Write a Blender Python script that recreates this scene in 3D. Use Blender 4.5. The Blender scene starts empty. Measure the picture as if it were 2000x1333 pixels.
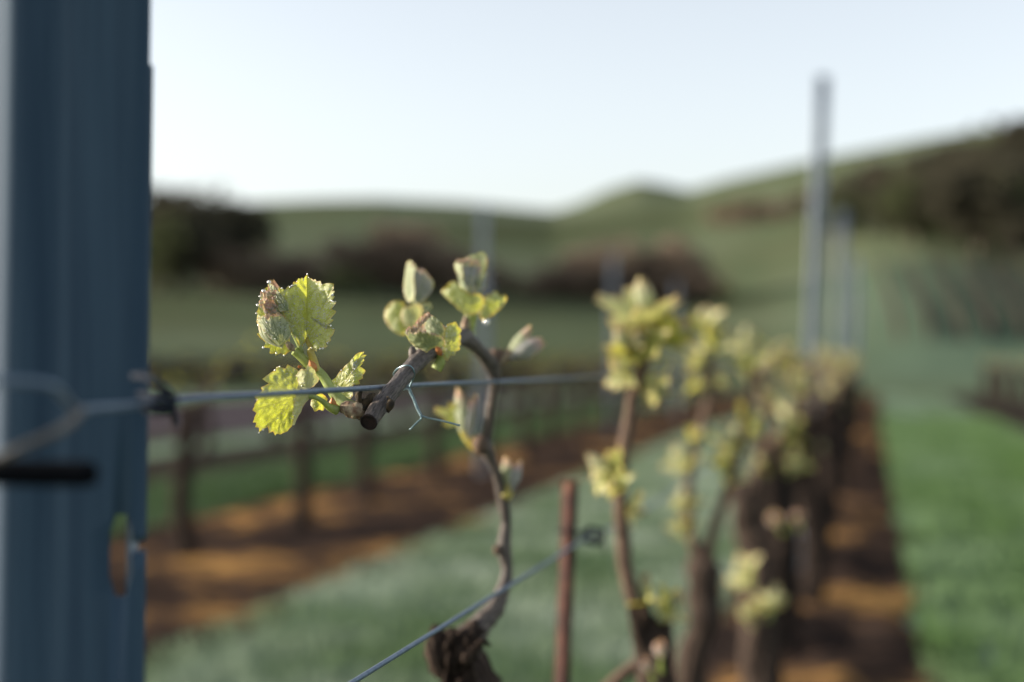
import bpy, math, random
import numpy as np
from mathutils import Vector as V, Matrix, noise as mnoise

random.seed(7)
S = bpy.context.scene
COL = S.collection
R = math.radians

# ------------------------------------------------------------------ camera frame
F = 50.0 / 36.0 * 2000.0            # focal length in photograph pixels
EYE = V((0, 0, 1.05))
YAW, PIT = R(14.13), math.atan(33.5 / F)
f0 = V((-math.sin(YAW), math.cos(YAW), 0))
CR = V((math.cos(YAW), math.sin(YAW), 0))
CF = f0 * math.cos(PIT) + V((0, 0, 1)) * math.sin(PIT)
CU = -f0 * math.sin(PIT) + V((0, 0, 1)) * math.cos(PIT)


def P(px, py, Z):
    return EYE + CF * Z + CR * ((px - 1000) / F * Z) + CU * ((666.5 - py) / F * Z)


# ------------------------------------------------------------------ object helpers
def tag(o, label=None, cat=None, group=None, kind=None):
    if label: o['label'] = label
    if cat: o['category'] = cat
    if group: o['group'] = group
    if kind: o['kind'] = kind
    return o


def empty(name, loc=(0, 0, 0), **k):
    o = bpy.data.objects.new(name, None)
    o.empty_display_size = 0.05
    COL.objects.link(o)
    o.location = loc
    return tag(o, **k)


def copy_tree(o, parent=None):
    c = o.copy()
    COL.objects.link(c)
    if parent: c.parent = parent
    for ch in list(o.children):
        copy_tree(ch, c)
    return c


class MB:
    """collects vertices / faces / per-vertex floats of ONE mesh"""
    def __init__(s):
        s.v = []; s.f = []; s.m = []; s.at = {}; s.uv = []

    def vert(s, p, uv=(0, 0), **at):
        s.v.append(p); s.uv.append(uv)
        for k, x in at.items():
            s.at.setdefault(k, {})[len(s.v) - 1] = x
        return len(s.v) - 1

    def face(s, *ids, m=0):
        s.f.append(ids); s.m.append(m)

    def build(s, name, mats, parent=None, origin=None, smooth=True, sol=0):
        org = V(origin) if origin is not None else V((0, 0, 0))
        me = bpy.data.meshes.new(name)
        me.from_pydata([tuple(V(p) - org) for p in s.v], [], s.f)
        for mt in (mats if isinstance(mats, (list, tuple)) else [mats]):
            me.materials.append(mt)
        me.polygons.foreach_set('material_index', s.m)
        me.polygons.foreach_set('use_smooth', [smooth] * len(s.f))
        ul = me.uv_layers.new(name='UVMap')
        li = np.empty(len(me.loops), dtype=np.int32)
        me.loops.foreach_get('vertex_index', li)
        ul.data.foreach_set('uv', np.array(s.uv, dtype=np.float32)[li].ravel())
        for k, d in s.at.items():
            a = me.attributes.new(k, 'FLOAT', 'POINT')
            arr = np.zeros(len(s.v), dtype=np.float32)
            for i, x in d.items(): arr[i] = x
            a.data.foreach_set('value', arr)
        me.update()
        o = bpy.data.objects.new(name, me)
        COL.objects.link(o)
        if parent is not None:
            o.parent = parent
        else:
            o.location = org
        if sol:
            md = o.modifiers.new('thickness', 'SOLIDIFY'); md.thickness = sol; md.offset = 0
        return o

    # --- shapes
    def tube(s, pts, rad, n=10, res=6, m=0, wob=0.0, wf=60, cap=True, capm=None, rough=None, wob2=0.0):
        P_, R_ = smooth_path(pts, rad, res)
        up = None; rings = []
        L = 0
        for i, p in enumerate(P_):
            t = (P_[min(i + 1, len(P_) - 1)] - P_[max(i - 1, 0)])
            if t.length < 1e-9: t = V((0, 0, 1))
            t.normalize()
            if up is None:
                up = t.orthogonal().normalized()
            up = (up - t * up.dot(t)).normalized()
            sd = t.cross(up)
            if i: L += (p - P_[i - 1]).length
            ring = []
            for k in range(n):
                a = 2 * math.pi * k / n
                dr = up * math.cos(a) + sd * math.sin(a)
                r = R_[i]
                if wob:
                    r *= 1 + wob * mnoise.noise((p + dr * R_[i]) * wf)
                    if wob2: r *= 1 + wob2 * mnoise.noise((p + dr * R_[i]) * wf * 4.3)
                    if rough: r *= 1 + rough * mnoise.noise(V((math.cos(a) * 4, math.sin(a) * 4, L * wf * .15)))
                ring.append(s.vert(p + dr * r, (k / n, L)))
            rings.append(ring)
        for a, b in zip(rings, rings[1:]):
            for k in range(n):
                s.face(a[k], a[(k + 1) % n], b[(k + 1) % n], b[k], m=m)
        if cap:
            for ring, p, rev in ((rings[0], P_[0], True), (rings[-1], P_[-1], False)):
                c = s.vert(p, (.5, 0))
                for k in range(n):
                    t3 = (ring[k], ring[(k + 1) % n], c)
                    s.face(*(t3[::-1] if rev else t3), m=m if capm is None else capm)
        return P_, rings

    def ball(s, c, r, m=0, sq=(1, 1, 1), n=8, k=5, **at):
        c = V(c); rows = []
        for i in range(1, k):
            th = math.pi * i / k
            rows.append([s.vert(c + V((r * sq[0] * math.sin(th) * math.cos(2 * math.pi * j / n), r * sq[1] * math.sin(th) * math.sin(2 * math.pi * j / n), r * sq[2] * math.cos(th))), **at) for j in range(n)])
        a = s.vert(c + V((0, 0, r * sq[2])), **at); b = s.vert(c - V((0, 0, r * sq[2])), **at)
        for j in range(n):
            s.face(a, rows[0][j], rows[0][(j + 1) % n], m=m)
            s.face(b, rows[-1][(j + 1) % n], rows[-1][j], m=m)
        for x, y in zip(rows, rows[1:]):
            for j in range(n):
                s.face(x[j], y[j], y[(j + 1) % n], x[(j + 1) % n], m=m)

    def box(s, x0, x1, y0, y1, z0, z1, m=0):
        i = [s.vert(V((x, y, z))) for x in (x0, x1) for y in (y0, y1) for z in (z0, z1)]
        for q in ((0, 1, 3, 2), (4, 6, 7, 5), (0, 4, 5, 1), (2, 3, 7, 6), (0, 2, 6, 4), (1, 5, 7, 3)):
            s.face(*[i[k] for k in q], m=m)


def smooth_path(pts, rad, res):
    pts = [V(p) for p in pts]
    if not isinstance(rad, (list, tuple)): rad = [rad] * len(pts)
    if len(pts) < 3 or res <= 1: return pts, list(rad)
    op, orr = [], []
    for i in range(len(pts) - 1):
        p0 = pts[i - 1] if i else pts[0] * 2 - pts[1]
        p1, p2 = pts[i], pts[i + 1]
        p3 = pts[i + 2] if i + 2 < len(pts) else pts[-1] * 2 - pts[-2]
        for j in range(res):
            t = j / res
            op.append(.5 * ((2 * p1) + (p2 - p0) * t + (2 * p0 - 5 * p1 + 4 * p2 - p3) * t * t + (3 * p1 - p0 - 3 * p2 + p3) * t ** 3))
            orr.append(rad[i] + (rad[i + 1] - rad[i]) * t)
    op.append(pts[-1]); orr.append(rad[-1])
    return op, orr


# ------------------------------------------------------------------ materials
def new_mat(name):
    m = bpy.data.materials.new(name); m.use_nodes = True
    nt = m.node_tree; nt.nodes.clear()
    out = nt.nodes.new('ShaderNodeOutputMaterial')
    return m, nt, out


class N:
    def __init__(s, nt): s.nt = nt

    def __call__(s, typ, ins=None, **props):
        n = s.nt.nodes.new(typ)
        for k, x in props.items(): setattr(n, k, x)
        for k, x in (ins or {}).items():
            if hasattr(x, 'node') and hasattr(x, 'is_output'):
                s.nt.links.new(x, n.inputs[k])
            else:
                n.inputs[k].default_value = x
        return n

    def ramp(s, fac, stops, interp='LINEAR'):
        n = s.nt.nodes.new('ShaderNodeValToRGB'); n.color_ramp.interpolation = interp
        el = n.color_ramp.elements
        while len(el) < len(stops): el.new(.5)
        for e, (p, c) in zip(el, stops):
            e.position = p; e.color = (*c, 1) if len(c) == 3 else c
        s.nt.links.new(fac, n.inputs[0]); return n.outputs[0]

    def mix(s, fac, a, b, blend='MIX'):
        n = s.nt.nodes.new('ShaderNodeMix'); n.data_type = 'RGBA'; n.blend_type = blend
        for k, x in ((0, fac), (6, a), (7, b)):
            if hasattr(x, 'is_output'): s.nt.links.new(x, n.inputs[k])
            elif k == 0: n.inputs[0].default_value = x
            else: n.inputs[k].default_value = (*x, 1) if len(x) == 3 else x
        return n.outputs[2]

    def math(s, op, a, b=0.0):
        n = s.nt.nodes.new('ShaderNodeMath'); n.operation = op
        for k, x in ((0, a), (1, b)):
            if hasattr(x, 'is_output'): s.nt.links.new(x, n.inputs[k])
            else: n.inputs[k].default_value = x
        return n.outputs[0]

    def noise(s, scale, detail=4, vec=None, rough=.55):
        n = s.nt.nodes.new('ShaderNodeTexNoise'); n.inputs['Scale'].default_value = scale
        n.inputs['Detail'].default_value = detail; n.inputs['Roughness'].default_value = rough
        if vec is not None: s.nt.links.new(vec, n.inputs['Vector'])
        return n.outputs['Fac']

    def coord(s, which='Object', scale=None):
        n = s.nt.nodes.new('ShaderNodeTexCoord'); o = n.outputs[which]
        if scale:
            mp = s.nt.nodes.new('ShaderNodeMapping'); mp.inputs['Scale'].default_value = scale
            s.nt.links.new(o, mp.inputs['Vector']); o = mp.outputs[0]
        return o

    def bump(s, h, strength=.4, dist=.001):
        n = s.nt.nodes.new('ShaderNodeBump'); n.inputs['Strength'].default_value = strength
        n.inputs['Distance'].default_value = dist; s.nt.links.new(h, n.inputs['Height']); return n.outputs[0]

    def attr(s, name):
        n = s.nt.nodes.new('ShaderNodeAttribute'); n.attribute_name = name; return n.outputs['Fac']


def leaf_mat(name, base, vein, edge, trans, tfac=.5, dew=.5, gl=.10, sc=1.0):
    m, nt, out = new_mat(name); n = N(nt)
    co = n.coord('Object')
    big = n.noise(180 * sc, 3, co); fine = n.noise(2600 * sc, 3, co)
    va = n.attr('vein'); ea = n.attr('edge')
    mott = n.mix(n.ramp(big, [(.35, (0, 0, 0)), (.65, (1, 1, 1))]), tuple(x * .75 for x in base), tuple(min(1, x * 1.3) for x in base))
    c = mott
    dmask = n.ramp(n.math('ADD', n.math('MULTIPLY', fine, .7), n.math('MULTIPLY', big, .3)), [(.44, (0, 0, 0)), (.62, (1, 1, 1))])
    c = n.mix(n.math('MULTIPLY', dmask, dew * .95), c, (.82, .83, .68))
    c = n.mix(va, c, vein)
    c = n.mix(ea, c, edge)
    tc = n.mix(va, n.mix(big, tuple(x * .8 for x in trans), tuple(min(1, x * 1.1) for x in trans)), vein)
    tc = n.mix(va, tc, tuple(x * .40 for x in trans))
    tc = n.mix(n.math('MULTIPLY', dmask, .5), tc, tuple(x * .72 for x in trans))
    tc = n.mix(ea, tc, edge)
    bm = n.bump(n.math('ADD', fine, n.math('MULTIPLY', va, -.6)), .55, .0006)
    df = n('ShaderNodeBsdfDiffuse', {'Color': c, 'Normal': bm})
    tr = n('ShaderNodeBsdfTranslucent', {'Color': tc, 'Normal': bm})
    mx = n('ShaderNodeMixShader', {0: tfac, 1: df.outputs[0], 2: tr.outputs[0]})
    gls = n('ShaderNodeBsdfGlossy', {'Color': (1, 1, 1, 1), 'Roughness': .38, 'Normal': bm})
    dfac = n.math('MULTIPLY', n.ramp(fine, [(.5, (0, 0, 0)), (.72, (1, 1, 1))]), dew * .16)
    fac = n.math('ADD', dfac, gl * .5)
    m2 = n('ShaderNodeMixShader', {0: fac, 1: mx.outputs[0], 2: gls.outputs[0]})
    nt.links.new(m2.outputs[0], out.inputs[0])
    return m


def simple_mat(name, c1, c2, scale=8, rough=.8, bump=.3, bdist=.002, metallic=0.0, stretch=None, spec=.3, coord='Object', detail=5, lo=.35, hi=.65, c3=None):
    m, nt, out = new_mat(name); n = N(nt)
    co = n.coord(coord, stretch)
    f = n.noise(scale, detail, co)
    c = n.ramp(f, [(lo, c1), (hi, c2)])
    if c3: c = n.mix(n.ramp(n.noise(scale * .31, 3, co), [(.52, (0, 0, 0)), (.66, (1, 1, 1))]), c, c3)
    f2 = n.noise(scale * 4, 4, co)
    b = n('ShaderNodeBsdfPrincipled', {'Base Color': c, 'Roughness': rough, 'Metallic': metallic, 'Specular IOR Level': spec, 'Normal': n.bump(f2, bump, bdist)})
    nt.links.new(b.outputs[0], out.inputs[0])
    return m


def wool_mat(name, base, pink, tfac=.3):
    m, nt, out = new_mat(name); n = N(nt)
    co = n.coord('Object')
    e = n.attr('edge'); v = n.attr('vein')
    big = n.noise(250, 3, co)
    c = n.mix(n.math('MULTIPLY', v, .95), n.mix(big, tuple(x * .8 for x in base), base), (.10, .16, .06))
    pk = n.ramp(n.math('ADD', e, n.math('MULTIPLY', n.math('SUBTRACT', big, .5), .9)), [(.45, (0, 0, 0)), (.85, (.95, .95, .95))])
    c = n.mix(pk, c, pink)
    c = n.mix(n.attr('tooth'), c, (.50, .46, .05))
    fz = n.noise(2500, 2, co)
    bm = n.bump(n.math('ADD', fz, n.math('MULTIPLY', v, -1.5)), .6, .0006)
    df = n('ShaderNodeBsdfPrincipled', {'Base Color': c, 'Roughness': .7, 'Sheen Weight': .5, 'Sheen Roughness': .4, 'Specular IOR Level': .25, 'Normal': bm})
    tr = n('ShaderNodeBsdfTranslucent', {'Color': n.mix(pk, n.mix(.5, c, (.62, .62, .12)), (.6, .3, .2)), 'Normal': bm})
    mx = n('ShaderNodeMixShader', {0: tfac, 1: df.outputs[0], 2: tr.outputs[0]})
    nt.links.new(mx.outputs[0], out.inputs[0])
    return m


M = {}
M['leaf'] = leaf_mat('young_leaf', (.30, .36, .06), (.60, .60, .16), (.55, .34, .06), (.62, .66, .05), .52, .9, .06)
M['leaf_pale'] = leaf_mat('pale_leaf_underside', (.46, .50, .22), (.66, .66, .32), (.60, .42, .20), (.66, .66, .20), .4, .5, .05)
M['leaf_far'] = leaf_mat('row_leaf', (.30, .36, .08), (.5, .5, .16), (.5, .36, .1), (.68, .66, .06), .52, .5, .05, .5)
M['wool'] = wool_mat('woolly_bud', (.48, .52, .34), (.62, .40, .32), .2)
M['wool_shade'] = wool_mat('shaded_lilac_bud', (.34, .34, .34), (.56, .36, .34), .08)  # greyed wool: shade painted on bud sides turned away from the sun
M['wool_green'] = wool_mat('green_bud_scale', (.25, .29, .13), (.60, .40, .30), .15)
M['wool_far'] = wool_mat('pale_downy_bud', (.52, .55, .34), (.56, .48, .30), .3)
M['wool_pink'] = wool_mat('pink_woolly_bud', (.64, .52, .50), (.66, .40, .36), .40)
M['stem'] = leaf_mat('green_stem', (.26, .34, .06), (.4, .42, .1), (.5, .3, .08), (.5, .55, .06), .32, .25, .10)
M['petiole'] = leaf_mat('yellow_petiole', (.52, .45, .05), (.5, .5, .1), (.5, .3, .08), (.75, .58, .05), .45, .25, .10)
M['trunk_dark'] = simple_mat('shaded_vine_bark', (.006, .006, .006), (.058, .042, .035), 1, 1.0, 1.0, .006, stretch=(24, 22, 1), coord='UV', spec=0.05, lo=.34, hi=.74)  # darker copy of the old bark; shade painted onto the row trunks
M['bract'] = simple_mat('orange_bract', (.34, .11, .03), (.55, .24, .08), 300, .5, .3, .0005)
M['cream'] = simple_mat('cream_bud_base', (.15, .085, .055), (.40, .34, .23), 300, .7, .6, .0006, c3=(.06, .03, .02))
M['cane'] = simple_mat('cane_bark', (.014, .012, .014), (.22, .18, .155), 1, .55, .9, .0010, stretch=(30, 130, 1), coord='UV', spec=.4, lo=.34, hi=.72)
M['cane_far'] = simple_mat('row_cane_bark', (.035, .024, .020), (.19, .13, .095), 1, .8, .7, .001, stretch=(22, 90, 1), coord='UV', spec=.15)
M['cut'] = simple_mat('cut_wood', (.003, .002, .002), (.018, .007, .004), 420, .8, .8, .0008)
M['stub'] = simple_mat('black_bark', (.012, .010, .008), (.075, .05, .02), 420, .7, .9, .001)
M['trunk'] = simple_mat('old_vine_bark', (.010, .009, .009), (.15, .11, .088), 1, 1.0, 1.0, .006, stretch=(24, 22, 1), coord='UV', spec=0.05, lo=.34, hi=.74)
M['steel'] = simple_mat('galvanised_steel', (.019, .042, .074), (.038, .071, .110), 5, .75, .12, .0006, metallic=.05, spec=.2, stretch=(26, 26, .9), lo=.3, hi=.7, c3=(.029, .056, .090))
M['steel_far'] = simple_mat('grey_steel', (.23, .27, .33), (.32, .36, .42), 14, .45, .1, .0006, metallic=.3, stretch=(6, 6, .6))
M['wire'] = simple_mat('wire_zinc', (.10, .14, .20), (.17, .22, .29), 300, .42, .35, .0003, metallic=.55)
M['wire_dark'] = simple_mat('dark_wire', (.006, .009, .016), (.016, .022, .035), 200, .8, .3, .0003, spec=.1)
M['wire_warm'] = simple_mat('weathered_wire', (.08, .075, .072), (.14, .13, .12), 200, .5, .3, .0003, metallic=.4)
M['tie'] = simple_mat('thin_tie_wire', (.14, .22, .26), (.26, .36, .40), 300, .3, .2, .0002, metallic=.7)
M['black'] = simple_mat('black_rod', (.002, .0025, .004), (.004, .005, .007), 60, .9, .2, .0004, spec=.05)
M['rust'] = simple_mat('rusty_iron', (.035, .016, .014), (.08, .034, .025), 60, .85, .6, .001, c3=(.12, .055, .035))
M['hose'] = simple_mat('black_hose', (.012, .014, .02), (.02, .023, .03), 40, .35, .1, .0003)


def drop_mat():
    m, nt, out = new_mat('dew_water'); n = N(nt)
    g = n('ShaderNodeBsdfGlass', {'Color': (1, 1, 1, 1), 'Roughness': 0.02, 'IOR': 1.33})
    gl = n('ShaderNodeBsdfGlossy', {'Color': (1, 1, 1, 1), 'Roughness': .28})
    mx = n('ShaderNodeMixShader', {0: .55, 1: g.outputs[0], 2: gl.outputs[0]})
    nt.links.new(mx.outputs[0], out.inputs[0]); return m
M['dew'] = drop_mat()


# ------------------------------------------------------------------ foliage generators
def seg_d(x, y, a, b):
    dx, dy = b[0] - a[0], b[1] - a[1]
    t = max(0, min(1, ((x - a[0]) * dx + (y - a[1]) * dy) / (dx * dx + dy * dy + 1e-9)))
    return math.hypot(x - a[0] - t * dx, y - a[1] - t * dy), t


def traced_leaf(name, poly, cen, junction, tips, Z0, depth, parent, org, mats, rings=26, step=2.2, quilt=.0009, dew=0, seed=1, vw=1.9, edge_w=5.0, tipdrops=0):
    """leaf blade of real size at distance Z0; depth(px,py) bends it, veins run from junction to tips"""
    rnd = random.Random(seed)
    out = []
    for i, a in enumerate(poly):
        b = poly[(i + 1) % len(poly)]
        d = math.hypot(b[0] - a[0], b[1] - a[1]); k = max(1, int(d / step))
        nx, ny = -(b[1] - a[1]) / (d + 1e-9), (b[0] - a[0]) / (d + 1e-9)
        for j in range(k):
            t = j / k
            w = math.sin(math.pi * t) * .05 * d
            out.append((a[0] + (b[0] - a[0]) * t - nx * w, a[1] + (b[1] - a[1]) * t - ny * w))
    # smooth a little so that teeth are rounded
    out = [((out[i - 1][0] + 5 * p[0] + out[(i + 1) % len(out)][0]) / 7, (out[i - 1][1] + 5 * p[1] + out[(i + 1) % len(out)][1]) / 7) for i, p in enumerate(out)]
    segs = []
    for t in tips:
        segs.append((junction, t, vw, 1.0))
        dx, dy = t[0] - junction[0], t[1] - junction[1]
        L = math.hypot(dx, dy)
        for k in range(1, 8):
            q = .12 * k + .03
            s = 1 if k % 2 else -1
            a = math.atan2(dy, dx) + s * .75
            l2 = L * .42 * (1 - q * .75)
            b0 = (junction[0] + dx * q, junction[1] + dy * q)
            segs.append((b0, (b0[0] + l2 * math.cos(a), b0[1] + l2 * math.sin(a)), vw * .6, .6))
    mb = MB(); idx = []
    def put(x, y, e):
        ve = 0; dm = 1e9
        for a, b, w, amp in segs:
            d, t = seg_d(x, y, a, b)
            ww = w * (1 - .5 * t)
            ve = max(ve, amp * math.exp(-(d / ww) ** 2)); dm = min(dm, d)
        z = depth(x, y) + quilt * (1 - min(1, dm / 6)) + .0006 * mnoise.noise(V((x * .09, y * .09, seed)))
        return mb.vert(P(x, y, Z0 + z), (x * .01, y * .01), vein=ve, edge=e)
    c0 = put(cen[0], cen[1], 0)
    n = len(out)
    for r in range(1, rings + 1):
        t = (r / rings) ** .9
        row = []
        for (x, y) in out:
            d = math.hypot(x - cen[0], y - cen[1]) * (1 - t)
            e = max(0, 1 - d / edge_w) ** 1.5 * (.35 + .65 * max(0, mnoise.noise(V((x * .06, y * .06, seed + 5))) + .5))
            i_ = put(cen[0] + (x - cen[0]) * t, cen[1] + (y - cen[1]) * t, min(1, e))
            mb.at.setdefault('tooth', {})[i_] = max(0, 1 - d / 2.6) * max(0, min(1, .45 + 1.6 * mnoise.noise(V((x * .11, y * .11, seed + 9)))))
            row.append(i_)
        idx.append(row)
    for k in range(n): mb.face(c0, idx[0][(k + 1) % n], idx[0][k])
    for a, b in zip(idx, idx[1:]):
        for k in range(n): mb.face(a[k], a[(k + 1) % n], b[(k + 1) % n], b[k])
    nf = len(mb.f)
    for _ in range(dew):
        fc = mb.f[rnd.randrange(n * 4, nf)]
        q = sum((mb.v[i] for i in fc), V((0, 0, 0))) / len(fc)
        r = rnd.uniform(.00012, .00034) * (1.6 if rnd.random() < .08 else 1)
        mb.ball(q - CF * r * .6, r, m=1, n=6, k=4)
    if tipdrops:
        cx, cy = cen
        far = sorted(poly, key=lambda p: -math.hypot(p[0] - cx, p[1] - cy))
        for p in rnd.sample(poly, min(tipdrops, len(poly))):
            mb.ball(P(p[0], p[1], Z0 + depth(*p) - .0003), rnd.uniform(.0004, .0008), m=1, n=8, k=6)
    return mb.build(name, mats, parent, org)


def grape_r(th, teeth=9, amp=.08, ph=0.0, lob=.28):
    a = abs((th + math.pi) % (2 * math.pi) - math.pi)
    base = 0
    for c, h, w in ((0, 1.0, .62), (R(58), .86, .55), (R(112), .68, .55)):
        base = max(base, h * math.exp(-((a - c) / w) ** 2 * .9))
    base = max(base, .42)
    if a > R(150): base *= max(.12, 1 - (a - R(150)) / R(30))
    saw = ((a * teeth / math.pi * 1.6 + ph) % 1.0)
    saw = 1 - abs(saw * 2 - 1)
    return base * (1 - amp + amp * 2 * saw)


def grape_leaf(name, base, tip, nrm, parent, org, mat, wid=1.0, fold=.35, curl=.2, seed=0, na=60, nr=6):
    """generic young grape leaf: blade from its petiole end (base) to its tip, folded on the midrib"""
    base, tip = V(base), V(tip)
    ax = tip - base; L = ax.length; ax.normalize()
    nrm = V(nrm); nrm = (nrm - ax * nrm.dot(ax)).normalized(); sd = ax.cross(nrm)
    mb = MB(); rows = []
    def put(x, y, e, ve):
        z = fold * abs(x) - curl * y * y + .05 * mnoise.noise(V((x * 3, y * 3, seed))) + .03 * math.cos(abs(x) * 18 - y * 9)
        return mb.vert(base + (sd * x * wid + ax * y + nrm * z) * L, (x, y), edge=e, vein=ve)
    c = put(0, .0, 0, 1)
    for r in range(1, nr + 1):
        t = r / nr; row = []
        for k in range(na):
            th = 2 * math.pi * k / na
            q = grape_r(th, 8, .09, seed * .37) * t
            x, y = q * math.sin(th), q * math.cos(th)
            ve = max(math.exp(-((th - c_ + math.pi) % (2 * math.pi) - math.pi) ** 2 / (.004 / (t + .1))) for c_ in (0, R(58), -R(58), R(112), -R(112)))
            row.append(put(x, y, t ** 8 * .9, ve))
        rows.append(row)
    for k in range(na): mb.face(c, rows[0][(k + 1) % na], rows[0][k])
    for a, b in zip(rows, rows[1:]):
        for k in range(na): mb.face(a[k], a[(k + 1) % na], b[(k + 1) % na], b[k])
    return mb.build(name, mat, parent, org)


def cup(mb, base, tip, nrm, hw, wrap=1.5, closed=.35, teeth=13, amp=.09, pleats=9, belly=.55, seed=0, nu=44, nv=18, m=0, bend=0.0, drop=.10, pl=.05):
    """one folded young leaf: a pleated sheet wrapped round the bud's axis, with a frilled upper rim"""
    base, tip = V(base), V(tip)
    ax = tip - base; L = ax.length; ax.normalize()
    nrm = V(nrm); nrm = (nrm - ax * nrm.dot(ax)).normalized(); sd = ax.cross(nrm)
    rows = []
    for j in range(nv + 1):
        v = j / nv; row = []
        # radius profile: from narrow base to a belly, in again towards the tip
        pr = math.sin(math.pi * min(1, v / (2 * belly)) * 1.0) if v < belly else closed + (1 - closed) * math.cos((v - belly) / (1 - belly) * math.pi / 2)
        pr = max(pr, .10)
        for i in range(nu + 1):
            u = i / nu * 2 - 1
            a = u * wrap
            ln = 1 - drop * abs(u) ** 1.6
            saw = abs(((u * teeth * .5 + seed * .3) % 1) * 2 - 1)
            top = ln + amp * (saw - .5) + .11 * mnoise.noise(V((u * 2.5, seed, 0)))
            pz = math.cos(u * pleats * math.pi)
            rr = hw * pr * (1 + pl * pz * v + .06 * mnoise.noise(V((u * 3, v * 3, seed))))
            p = base + ax * (v * top * L) + (sd * math.sin(a) + nrm * (math.cos(a) - .25)) * rr + nrm * (bend * v * v * L)
            row.append(mb.vert(p, (u, v), edge=v ** 2.0, vein=max(0, -pz) ** 3 * min(1, v * 3) * (1 - v * .5), tooth=(saw * max(0, (v - .84) / .16)) ** 1.3))
        rows.append(row)
    for a, b in zip(rows, rows[1:]):
        for i in range(nu):
            mb.face(a[i], a[i + 1], b[i + 1], b[i], m=m)


def jit(rnd, k): return V((rnd.uniform(-k, k), rnd.uniform(-k, k), rnd.uniform(-k, k)))


def shoot(parent, org, base, d, L, seed, leaves=3, lod=1, pink=False, budf=1.0, big=1.25):
    """young shoot: green stem, folded bud at its tip, a few opening leaves"""
    rnd = random.Random(seed)
    base = V(base); d = V(d).normalized()
    mid = base + d * L * .22 + jit(rnd, .03) * L
    top = base + d * L * .45 + jit(rnd, .05) * L
    mb = MB(); mb.tube([base - d * L * .03, mid, top], [L * .07, L * .05, L * .04], n=8 if lod else 6, res=3)
    st = mb.build('shoot', M['stem'], parent, org)
    toc = (EYE - base).normalized()
    b = MB(); hw = L * .17 * budf
    nu, nv = (32, 12) if lod else (16, 7)
    q = rnd.uniform(0, 6)
    for k in range(2):
        nn = toc * math.cos(q + k * 2.6) + toc.cross(d) * math.sin(q + k * 2.6)
        cup(b, top - d * L * .06, top + d * L * (.5 - .08 * k) * budf + jit(rnd, .05) * L, nn, hw, 1.7, .4, seed=seed + k, nu=nu, nv=nv, pleats=6)
    b.build('bud', M['wool_pink'] if pink else M['wool_far'], st, org)
    for k in range(leaves):
        a = q + k * 2.2 + rnd.uniform(-.4, .4)
        sdv = d.orthogonal().normalized(); sd2 = d.cross(sdv)
        lm = M['leaf_far'] if rnd.random() < .55 else M['leaf_pale']
        o = sdv * math.cos(a) + sd2 * math.sin(a)
        p0 = base + d * L * rnd.uniform(.12, .42)
        ld = (o * rnd.uniform(.7, 1.1) + d * rnd.uniform(.25, .9)).normalized()
        LL = L * rnd.uniform(.38, .62) * big
        p1 = p0 + ld * LL * .3
        pm = MB(); pm.tube([p0, (p0 + p1) / 2 + d * .02 * L, p1], L * .018, n=6, res=2)
        pt = grape_leaf('leaf', p1, p1 + ld * LL, d * rnd.uniform(.2, .8) - o * rnd.uniform(0, .7) + toc * rnd.uniform(.0, 1.0) - V((rnd.uniform(0, .5), 0, 0)), st, org, lm, rnd.uniform(.75, 1.05), rnd.uniform(.25, .8), rnd.uniform(-.1, .5), seed + k, 44 if lod else 26, 5 if lod else 3)
        pm.build('petiole', M['petiole'], st, org)
    return st


# ================================================================== MAIN VINE (sharp shoot in front)
def px(pts, Zs, rs=None):
    return [P(x, y, z) for (x, y), z in zip(pts, Zs)]


vroot = P(905, 1300, 1.09); vroot.z = 0
vine1 = empty('grape_vine', vroot, label='nearest vine, its cut cane tied over the wire and bearing the sharply focused leaves', cat='grape vine')
O1 = vroot

cpts = [(720, 825, .770, 4.5), (732, 808, .779, 4.9), (748, 786, .790, 4.9), (775, 752, .808, 4.6), (803, 719, .836, 4.8), (820, 702, .853, 5.2), (835, 690, .868, 6.0), (850, 682, .885, 5.6), (872, 672, .92, 5.0), (895, 660, .955, 5.6), (908, 660, .975, 6.4),
        (935, 683, 1.01, 5.5), (958, 712, 1.045, 7.6), (966, 745, 1.06, 5.6), (958, 800, 1.08, 5.0), (952, 850, 1.09, 5.6), (948, 872, 1.09, 8.0), (962, 905, 1.10, 5.0), (978, 955, 1.11, 5.6), (988, 1020, 1.12, 5.2), (984, 1070, 1.12, 7.4), (990, 1120, 1.12, 5.5), (972, 1178, 1.11, 6.5), (938, 1222, 1.10, 9), (905, 1262, 1.09, 14)]
mb = MB()
mb.tube([P(x, y, z) for x, y, z, r in cpts], [r * (.001 if i < 6 else (.00092 if i < 11 else .00078) if i < 22 else .001) for i, (*_, r) in enumerate(cpts)], n=26, res=9, wob=.13, wf=260, rough=.14, wob2=.07)
cane = mb.build('cane', M['cane'], vine1, O1)
# cut end: rim and recessed pith
mb = MB()
c0 = P(720, 825, .770); ax = (P(720, 825, .770) - P(748, 786, .790)).normalized()
e1 = ax.orthogonal().normalized(); e2 = ax.cross(e1)
prev = None
for rr, off in ((4.75, -.6), (4.8, .3), (4.4, .8), (3.9, .35), (2.6, .5), (.9, .15)):
    ring = [mb.vert(c0 + (e1 * math.cos(a) + e2 * math.sin(a)) * rr * .001 * (1 + .06 * mnoise.noise(V((math.cos(a) * 2, math.sin(a) * 2, rr)))) + ax * off * .001) for a in [2 * math.pi * k / 24 for k in range(24)]]
    if prev:
        for k in range(24): mb.face(prev[k], prev[(k + 1) % 24], ring[(k + 1) % 24], ring[k])
    prev = ring
cc = mb.vert(c0 + ax * .0002)
for k in range(24): mb.face(prev[k], prev[(k + 1) % 24], cc)
mb.build('cut_face', M['cut'], cane, O1)
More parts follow.
